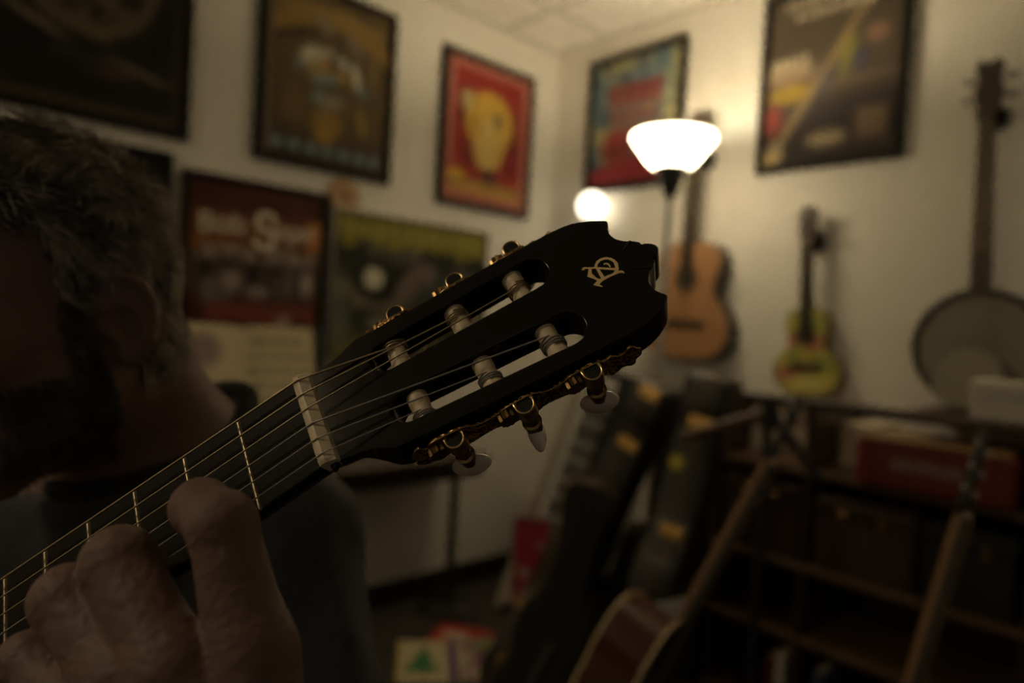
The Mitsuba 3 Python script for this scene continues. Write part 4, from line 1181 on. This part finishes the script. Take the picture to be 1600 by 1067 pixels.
# tambourine leaning on the wall unit's top in front of the banjo
t = thing('tambourine', 'round black rimmed tambourine standing in front of the banjo', 'tambourine')
mt = frame_at((2.222, .520, 1.096), (0, -1, 0), (.20, 0, 1))
part(t, 'rim', xf(lathe([(.083, -.02), (.088, -.02), (.088, .02), (.083, .02), (.083, -.02)], 44), mt), 'black_plastic', 40)
part(t, 'skin', xf(lathe([(0, .0205), (.085, .0205)], 40), mt), 'drum_skin')

# ------------------------------------------------------------------ dark shelf unit along the right wall and what is in it
XS = 2.0
t = thing('shelf_unit', 'long dark wooden shelf unit along the right wall under the banjo', 'shelf')
part(t, 'top_board', box(XS - .01, XR - .015, -.55, .62, .978, 1.004, .003), 'dark_wood')
part(t, 'front_rail', box(XS - .01, XS + .05, .62, 1.175, .978, 1.004, .003), 'black_metal')
for z in (.80, .52, .305, .06):
    part(t, 'shelf_board', box(XS, XR - .015, -.55, 1.15, z - .022, z, .002), 'brown_wood')
for y in (1.128, .84, .30, -.55):
    part(t, 'upright', box(XS + .004, XR - .016, y, y + .022, 0, .978, .002), 'dark_wood')
part(t, 'back_panel', box(XR - .015, XR - .012, -.55, 1.15, .1, .795), 'dark_wood')
# upper shelf: cream cardboard boxes, flat papers, a red case
mat('cream_card', (.50, .42, .32), .8); mat('pink_card', (.46, .33, .26), .85)
for k, (y0, y1, z1) in enumerate([(1.005, 1.122, .935), (.870, .998, .945), (.728, .835, .93)]):
    t = thing('cardboard_box', ['pale cardboard box at the left end of the top shelf', 'pale cardboard box second from the left on the top shelf', 'pale cardboard box beside the red case on the top shelf'][k], 'box', 'pale boxes on the top shelf')
    part(t, 'carton', box(XS + .19 - .012 * (k != 1), XS + .355, y0, y1, .801, z1 - .02, .002), 'cream_card')
    part(t, 'lid', box(XS + .187 - .015 * (k != 1), XS + .357, y0 - .002, y1 + .002, z1 - .045, z1, .002), 'cream_card' if k != 1 else 'pink_card')
t = thing('paper_pile', 'thin pile of flat sheet music on the pale boxes under the shelf top', 'papers')
for k in range(5):
    part(t, 'sheet', box(XS + .18 + .004 * (k % 3), XS + .35, .872 - .004 * (k % 2), 1.11 + .003 * (k % 3), .9455 + .005 * k, .9495 + .005 * k), 'white_paper' if k % 2 else 'pink_card')
t = thing('red_case', 'red accordion style case with grey lettering on the top shelf', 'case')
part(t, 'shell', box(XS - .045, XS + .26, .345, .700, .801, .925, .012), mat('red_vinyl', (.13, .012, .012), .4))
part(t, 'end_band', box(XS - .050, XS + .10, .672, .702, .8015, .927, .006), 'red_print')
tx = marks(7, .16, .034, 31)
part(t, 'lettering', xf(tx, frame_at((XS - .0465, .535, .852), (0, -1, 0), (0, 0, 1))), mat('grey_print', (.25, .22, .21), .6))
part(t, 'top_strap', box(XS - .046, XS + .2, .36, .69, .925, .934, .002), 'maple')
t = thing('printer_paper', 'white box of paper on top of the shelf unit at the right', 'paper box')
part(t, 'carton', xf(box(0, .15, -.16, .0, 0, .088, .004), frame_at((XS + .02, .462, 1.0045), (1, .12, 0), (-.12, 1, 0))), 'white_paper')
part(t, 'lid', xf(box(-.004, .154, -.164, .004, .06, .098, .004), frame_at((XS + .02, .462, 1.0045), (1, .12, 0), (-.12, 1, 0))), 'white_paper')
# middle shelf: dark brown cases
mat('brown_leather', (.040, .022, .016), .5)
for k, (y0, y1, z1, col) in enumerate([(.872, 1.115, .745, 'brown_leather'), (.56, .825, .735, 'brown_leather'), (.34, .55, .73, 'black_plastic')]):
    t = thing('storage_case', ['dark brown storage case at the left of the middle shelf', 'dark brown storage case in the middle of the middle shelf', 'black storage case at the right of the middle shelf'][k], 'case', 'dark cases on the middle shelf')
    part(t, 'body', box(XS + .01, XS + .3, y0, y1, .521, z1 - .05, .008), col)
    part(t, 'lid', box(XS + .006, XS + .302, y0 - .003, y1 + .003, z1 - .05, z1, .008), col)
    for yy in (.3, .7):
        part(t, 'latch', box(XS + .0, XS + .007, y0 + (y1 - y0) * yy - .012, y0 + (y1 - y0) * yy + .012, z1 - .07, z1 - .035, .002), 'old_gold')
# bottom shelf: a few small bright things
for k, (y0, w_, h_, col, nm, lb) in enumerate([(.945, .030, .15, 'red_print', 'book', 'red book standing on the low shelf'), (.912, .026, .17, 'white_paper', 'book', 'white book standing on the low shelf beside the red one'), (.800, .028, .16, 'blue_print', 'book', 'blue book standing on the low shelf'), (.70, .075, .07, 'white_plastic', 'small_box', 'small white box lying on the low shelf'), (.60, .03, .15, 'cream_paper', 'book', 'cream book standing near the right on the low shelf')]):
    if col == 'blue_print':
        mat('blue_print', (.05, .075, .13), .6)
    t = thing(nm, lb, 'book' if nm == 'book' else 'box')
    if nm == 'book':
        part(t, 'cover', cat(box(XS + .02, XS + .18, y0 - w_, y0 - w_ + .003, .0605, .0605 + h_, .001), box(XS + .02, XS + .18, y0 - .003, y0, .0605, .0605 + h_, .001), box(XS + .017, XS + .021, y0 - w_, y0, .0605, .0605 + h_, .001)), col)
        part(t, 'pages', box(XS + .0215, XS + .176, y0 - w_ + .0035, y0 - .0035, .063, .058 + h_), 'cream_paper')
    else:
        part(t, 'carton', box(XS + .015, XS + .16, y0 - w_, y0, .0605, .0605 + h_ * .7, .002), col)
        part(t, 'lid', box(XS + .012, XS + .163, y0 - w_ - .002, y0 + .002, .0607 + h_ * .7, .0605 + h_, .002), col)

t = thing('added_speaker_cabinet', 'tall black speaker cabinet added to cover the bright gap at the left end of the shelf unit', 'speaker')  # added box, darkens the strip of bright wall beside the shelf
part(t, 'cabinet', box(2.03, 2.30, 1.185, 1.40, .001, .965, .006), 'black_plastic')
part(t, 'grille', box(2.022, 2.031, 1.20, 1.385, .05, .94, .003), 'black_cloth')
# ------------------------------------------------------------------ hard guitar cases leaning at the end of the shelf
def case_outline():
    pts = [(0, 0), (.12, .008), (.178, .07), (.190, .17), (.168, .28), (.135, .36), (.132, .42), (.142, .48), (.132, .56), (.095, .62), (.078, .68), (.074, .85), (.082, .92), (.098, .97), (.094, 1.04), (.06, 1.065), (0, 1.07)]
    return smooth_ring(pts + [(-x, y) for x, y in pts[1:-1][::-1]], 170)
mat('case_shell', (.020, .019, .018), .42)
mat('case_side', (.036, .034, .031), .5)
def guitar_case(label, foot, top, nrm_, latches, sticker=None, s=1.0):
    ey = np.array(top) - np.array(foot); ey = ey / np.linalg.norm(ey)
    ez = np.array(nrm_, float); ez = ez - ey * (ez @ ey); ez /= np.linalg.norm(ez)
    ex = np.cross(ey, ez)
    m = np.eye(4); m[:3, 0], m[:3, 1], m[:3, 2], m[:3, 3] = ex, ey, ez, foot
    t_ = thing('guitar_case', label, 'guitar case', 'hard cases leaning by the shelf unit')
    ol = case_outline() * s
    m[:3, 2] *= s
    part(t_, 'shell', xf(slab(ol, -.125, -.052, .0, bot=.02), m), 'case_side' if s == 1 else 'case_shell', 40)
    part(t_, 'lid', xf(slab(ol, -.050, 0, .02, bot=0), m), 'case_shell' if s == 1 else 'black_cloth', 40)
    part(t_, 'rim', xf(tube(np.c_[offset_ring(ccw(ol), -.001), np.full(len(ol), -.051)], .0035, 6, closed=True), m), 'old_gold', True)
    ol_l = ol[ol[:, 0] < 0]
    for yl in latches:
        k_ = np.argmin(np.abs(ol_l[:, 1] - yl) + 10 * (ol_l[:, 0] > -.05)); px_ = ol_l[k_]
        lt = part(t_, 'latch', xf(box(px_[0] - .009, px_[0] + .004, yl - .017, yl + .017, -.085, -.020, .003), m), 'brass', label='brass latch')
        part(lt, 'hasp', xf(cat(ball((px_[0] - .010, yl, -.035), .007, 1), tube([(px_[0] - .011, yl - .010, -.062), (px_[0] - .011, yl + .010, -.062)], .004, 8)), m), 'brass', 40)
    k_ = np.argmin(np.abs(ol_l[:, 1] - .30 * s)); px_ = ol_l[k_]
    part(t_, 'handle', xf(tube([(px_[0] - .002, .24 * s, -.07), (px_[0] - .030, .26 * s, -.07), (px_[0] - .034, .32 * s, -.07), (px_[0] - .005, .36 * s, -.07)], .009, 10), m), 'black_cloth', True)
    if sticker:
        k_ = np.argmin(np.abs(ol_l[:, 1] - sticker)); px_ = ol_l[k_]
        part(t_, 'sticker', xf(lathe([(0, 0), (.021, 0), (.021, .001), (0, .001)], 24, np.array([[0, 0, -1, px_[0] - .0045], [0, 1, 0, sticker], [1, 0, 0, -.09], [0, 0, 0, 1.0]])), m), mat('yellow_print', (.50, .42, .04), .5), label='round yellow sticker')
    return t_
guitar_case('black hard guitar case with brass latches leaning nearest the keyboard', (1.50, 1.438, .012), (1.742, 1.087, 1.075), (.28, -.94, .1), (1.03, .87, .59, .16))
guitar_case('black hard guitar case with yellow sticker leaning beside the shelf unit', (1.541, 1.041, .012), (1.726, .931, 1.055), (.28, -.94, .1), (.93, .63, .42, .15), .81)

guitar_case('small plain black instrument case added to cover the bright gap between the two latched cases', (1.538, 1.281, .012), (1.677, 1.130, .61), (.285, -.958, .1), (), None, .58)  # added case, hides the bright wall seen between the other two

guitar_case('small black instrument case with one brass latch standing in front of the other cases', (1.235, 1.235, .012), (1.440, 1.175, .78), (-.72, -.62, .25), (.40,), None, .72)

# ------------------------------------------------------------------ two guitars on stands in front of the shelf
def stand(label, c, u, n_):
    t_ = thing('guitar_stand', label, 'guitar stand')
    u, n_ = np.asarray(u, float), np.asarray(n_, float)
    s_ = np.cross(u, n_); s_ /= np.linalg.norm(s_)
    b = np.asarray(c, float)
    up = b + u * .30 - n_ * .17
    part(t_, 'post', tube([b - n_ * .16 - u * .045, up], .011, 10), 'black_metal', 40)
    for s in (-1, 1):
        e = b - n_ * .02 + s_ * s * .13
        f0 = b - n_ * .13 - u * .045
        part(t_, 'cradle_arm', tube([f0, f0 + s_ * s * .11, e - u * .035 + n_ * .06, e - u * .01 + n_ * .09], .010, 10), 'black_cloth', True)
        g_ = np.array([f0[0], f0[1], .012]) + np.array([s_[0], s_[1], 0]) * s * .24 - np.array([n_[0], n_[1], 0]) * .12
        part(t_, 'leg', tube([f0, g_], .010, 10), 'black_metal', 40)
    return t_
def placed(foot, top, nrm_):
    ey = np.array(top, float) - np.array(foot, float); ey /= np.linalg.norm(ey)
    ez = np.array(nrm_, float); ez = ez - ey * (ez @ ey); ez /= np.linalg.norm(ez)
    m = np.eye(4); m[:3, 0], m[:3, 1], m[:3, 2], m[:3, 3] = np.cross(ey, ez), ey, ez, foot
    return m
P1, Q1 = np.array((1.165, .745, .62)), np.array((1.372, .640, 1.035))     # heel and head of the first
u1 = (Q1 - P1) / np.linalg.norm(Q1 - P1)
m1 = placed(P1 - u1 * .49, Q1, (.38, -.92, .0))
make_guitar('acoustic_guitar', 'dark mahogany acoustic guitar with cream binding leaning on a stand', m1 @ np.array([[1, 0, 0, 0], [0, 1, 0, 0], [0, 0, 1, -.075], [0, 0, 0, 1.0]]), .49, .195, .125, .145, .105, .36, .15, .046, 'black_gloss', 'mahogany', m_neck='neck_wood', binding='cream')
stand('black tubular stand under the mahogany acoustic guitar', P1 - u1 * .49, u1, m1[:3, 2])
P2, Q2 = np.array((1.235, .375, .56)), np.array((1.385, .325, .985))
u2 = (Q2 - P2) / np.linalg.norm(Q2 - P2)
m2 = placed(P2 - u2 * .49, Q2, (.18, -.98, .0))
make_guitar('acoustic_guitar', 'second dark acoustic guitar on a stand at the right edge', m2 @ np.array([[1, 0, 0, 0], [0, 1, 0, 0], [0, 0, 1, -.075], [0, 0, 0, 1.0]]), .49, .195, .125, .145, .105, .36, .15, .046, 'mahogany', 'mahogany', m_neck='neck_wood', binding='cream')
stand('black tubular stand under the second acoustic guitar', P2 - u2 * .49, u2, m2[:3, 2])

t = thing('tripod_stand', 'black folding tripod stand with splayed arms behind the mahogany guitar neck', 'stand')
hub = np.array((1.640, .803, 1.003))
part(t, 'hub', tube([hub - (0, 0, .05), hub + (0, 0, .03)], .022, 14), 'black_metal', 40)
part(t, 'post', tube([(hub[0], hub[1], .20), hub], .012, 12), 'black_metal', 40)
part(t, 'arm', tube([hub, (1.735, .70, .825)], .012, 10), 'black_metal', 40)
part(t, 'arm', tube([hub - (0, 0, .01), (1.50, .955, .915)], .013, 10), 'brown_wood', 40)
for k in range(3):
    a = k * 2.094 + .3
    part(t, 'leg', tube([(hub[0], hub[1], .30), (hub[0] + .17 * math.cos(a), hub[1] + .17 * math.sin(a), .012)], .010, 10), 'black_metal', 40)

# ------------------------------------------------------------------ left wall: low table, music stand with open book, ornament
t = thing('side_table', 'narrow black table against the left wall on round pedestal legs', 'table')
part(t, 'table_top', box(.70, 1.80, 2.02, 2.30, .625, .65, .004), 'dark_wood')
part(t, 'apron', box(.72, 1.78, 2.035, 2.06, .565, .625, .003), 'black_plastic')
for x in (1.14, 1.735):
    part(t, 'leg', tube([(x, 2.15, .02), (x, 2.15, .625)], .017, 14), 'black_metal', 40)
    part(t, 'foot', lathe([(0, 0), (.125, 0), (.125, .014), (.05, .026), (.02, .03), (0, .03)], 36, np.array([[1, 0, 0, x], [0, 1, 0, 2.15], [0, 0, 1, 0], [0, 0, 0, 1.0]])), 'black_metal', 40)

t = thing('music_stand', 'black music stand behind the player holding an open book', 'music stand')
ms = frame_at((.74, 1.87, .845), (.985, -.17, 0), (.05, .30, .95))
part(t, 'desk', xf(cat(box(-.24, .24, .0, .30, -.004, 0, .001), box(-.24, .24, -.004, .0, -.004, .05, .001)), ms), 'black_metal')
part(t, 'pole', tube([(.74, 1.945, .05), (.745, 1.945, .95)], .011, 12), 'black_metal', 40)
for k in range(3):
    a = k * 2.094 + .4
    part(t, 'leg', tube([(.74, 1.945, .16), (.74 + .26 * math.cos(a), 1.945 + .26 * math.sin(a), .012)], .009, 8), 'black_metal', 40)
t = thing('music_book', 'open cream music book on the stand behind the player\'s neck', 'book')
def page_art(right):
    def art(u, v):
        c = np.tile([.60, .51, .34], (len(u), 1))
        if right:
            for k in range(6):
                y = .86 - .15 * k
                for j in range(5):
                    c = lay(c, rect(u, v, .08, .93, y - .012 * j - .0025, y - .012 * j + .0025, .003) * .75, (.20, .17, .12))
                c = lay(c, (nz(u, v * 0 + k, 40, 50) > .52) * rect(u, v, .10, .92, y - .055, y + .01, .006) * .7, (.16, .13, .10))
            c = lay(c, rect(u, v, .06, .96, .93, .955, .01) * .5, (.40, .24, .17))
        else:
            c = lay(c, blob(u, v, .52, .74, .24, .17, .4) * (.5 + .5 * nz(u, v, 14, 51)), (.17, .10, .14))
            for k in range(9):
                c = lay(c, rect(u, v, .15, .85, .50 - .045 * k, .506 - .045 * k, .004) * .6, (.2, .17, .13))
        return c
    return art
for sgn in (-1, 1):
    m, c = sheet(.205, .285, page_art(sgn > 0), 90)
    vv = m.vertices.copy()
    vv[:, 0] += sgn * .1035
    vv[:, 2] = .020 + .016 * np.exp(-(np.abs(vv[:, 0]) / .03)) * -1 + .010 * np.sin(np.clip(np.abs(vv[:, 0]) / .205, 0, 1) * math.pi)
    vv[:, 1] += .1445
    part(t, 'page', xf(tm(vv, m.faces), ms), 'painted_matte', True, color=c)
    part(t, 'page_block', xf(box(min(0, sgn * .205), max(0, sgn * .205), .0015, .288, .001, .005), ms), 'cream_paper')

t = thing('wall_ornament', 'small round tan wooden ornament hanging above the dark green poster', 'ornament')
mo = frame_at((1.262, YL, 1.612), (1, 0, 0), (0, 0, 1))
part(t, 'disc', xf(lathe([(0, .001), (.062, .001), (.066, .008), (.060, .018), (.050, .020), (.046, .016), (0, .014)], 40), mo), mat('tan_wood', (.40, .24, .10), .45), 40)
part(t, 'boss', xf(ball((0.004, .008, .014), .030, 2, (1, 1, .45)), mo), 'maple', True)

# ------------------------------------------------------------------ corner: keyboard on end, red bag; magazines on the floor
t = thing('keyboard', 'electronic keyboard standing on end leaning in the corner', 'keyboard')
kf, kt = np.array((1.885, 1.985, .015)), np.array((2.115, 1.775, 1.06))
ey = (kt - kf) / np.linalg.norm(kt - kf)
ez = np.array((-.80, -.60, .1)); ez -= ey * (ez @ ey); ez /= np.linalg.norm(ez)
mk = np.eye(4); mk[:3, 0], mk[:3, 1], mk[:3, 2], mk[:3, 3] = np.cross(ey, ez), ey, ez, kf
part(t, 'case', xf(box(-.035, .25, 0, 1.07, -.07, 0, .01), mk), 'black_plastic')
part(t, 'key_slip', xf(box(-.040, -.005, 0.004, 1.066, -.068, .006, .006), mk), mat('putty_plastic', (.42, .38, .30), .5), label='pale front rail')
nk = 43
for k in range(nk):
    part(t, 'white_key', xf(box(0, .125, .045 + k * .0228, .045 + (k + 1) * .0228 - .0012, .001, .012, .0015), mk), 'white_plastic')
for k in range(nk - 1):
    if k % 7 not in (2, 6):
        y = .045 + (k + 1) * .0228
        part(t, 'black_key', xf(box(.030, .127, y - .0075, y + .0075, .0125, .028, .002), mk), 'black_plastic')
for k in range(6):
    part(t, 'knob', xf(lathe([(0, 0), (.009, 0), (.008, .012), (0, .012)], 14, np.array([[1, 0, 0, .19], [0, 1, 0, .3 + .07 * k], [0, 0, 1, .0005], [0, 0, 0, 1.0]])), mk), 'grid_white', 40)

t = thing('gift_bag', 'small red bag with pale flower print standing below the keyboard', 'bag')
gm_ = frame_at((1.735, 1.70, 0.0), (.73, -.68, 0), (.68, .73, 0))
bag = np.array([(sx * w_, sy * d_, z) for z, w_, d_ in ((.001, .052, .035), (.33, .060, .040), (.475, .064, .030)) for sx, sy in ((-1, -1), (1, -1), (1, 1), (-1, 1))])
bf_ = [(i * 4 + j, i * 4 + (j + 1) % 4, (i + 1) * 4 + (j + 1) % 4, (i + 1) * 4 + j) for i in range(2) for j in range(4)] + [(3, 2, 1, 0)]
part(t, 'sack', xf(tm(bag, np.array(bf_)), gm_), mat('red_bag', (.26, .022, .026), .5))
mat('flower_print', (.50, .33, .30), .6)
for k, (x, z, r) in enumerate([(-.022, .30, .018), (-.008, .235, .020), (.03, .40, .010), (-.03, .20, .012)]):
    part(t, 'flower_print', xf(slab([((r * (1 + .25 * math.cos(5 * a))) * math.cos(a) + x, (r * (1 + .25 * math.cos(5 * a))) * math.sin(a) + z) for a in np.arange(30) * math.pi / 15], 0, .001), gm_ @ np.array([[1, 0, 0, 0], [0, 0, -1, -.0395], [0, 1, 0, 0], [0, 0, 0, 1.0]])), 'flower_print')
for s in (-1, 1):
    part(t, 'handle', xf(tube([(-.02, s * .029, .47), (-.016, s * .027, .54), (.016, s * .027, .54), (.02, s * .029, .47)], .0025, 6), gm_), 'red_bag', True)

def art_tree(u, v):
    c = np.tile([.52, .44, .27], (len(u), 1))
    n = nz(u, v, 9, 61)
    tri = (np.abs(u - .42) < .30 * (.86 - v) / .6) & (v > .22) & (v < .86)
    c = lay(c, (tri & (n > .36)), (.03, .16, .06))
    c = lay(c, rect(u, v, .38, .46, .13, .22), (.16, .08, .04))
    c = lay(c, rect(u, v, .80, .93, 0, 1), (.075, .02, .14))
    c = lay(c, rect(u, v, 0, .04, 0, 1), (.45, .33, .04))
    return c
def art_red(u, v):
    c = np.tile([.36, .035, .025], (len(u), 1))
    return lay(c, rect(u, v, .1, .9, .1, .2) + rect(u, v, .15, .6, .6, .8), (.5, .4, .3))
def art_pale(u, v):
    c = np.tile([.45, .36, .29], (len(u), 1))
    n = nz(u, v, 6, 63)
    c = lay(c, ss(.5, .6, n), (.22, .06, .13))
    return lay(c, ss(.58, .66, nz(u, v, 7, 66)), (.16, .24, .07))
for k, (cxy, ang, zz, art, lb) in enumerate([((1.57, 1.885), -1.05, .000, art_red, 'red magazine lying lowest on the floor by the table'), ((1.585, 1.735), -.30, .006, art_pale, 'pale magazine with pink and green patches on the floor'), ((1.405, 1.825), -.62, .012, art_tree, 'cream magazine with a green tree and purple stripe on the floor')]):
    t = thing('magazine', lb, 'magazine')
    mm_ = frame_at((cxy[0], cxy[1], zz), (math.cos(ang), math.sin(ang), 0), (-math.sin(ang), math.cos(ang), 0))
    part(t, 'pages', xf(box(-.109, .109, -.140, .140, .0008, .005), mm_), 'white_paper')
    m, c = sheet(.22, .282, art, 70)
    m.apply_translation((0, 0, .0055))
    part(t, 'cover', xf(m, mm_), 'painted', True, color=c)
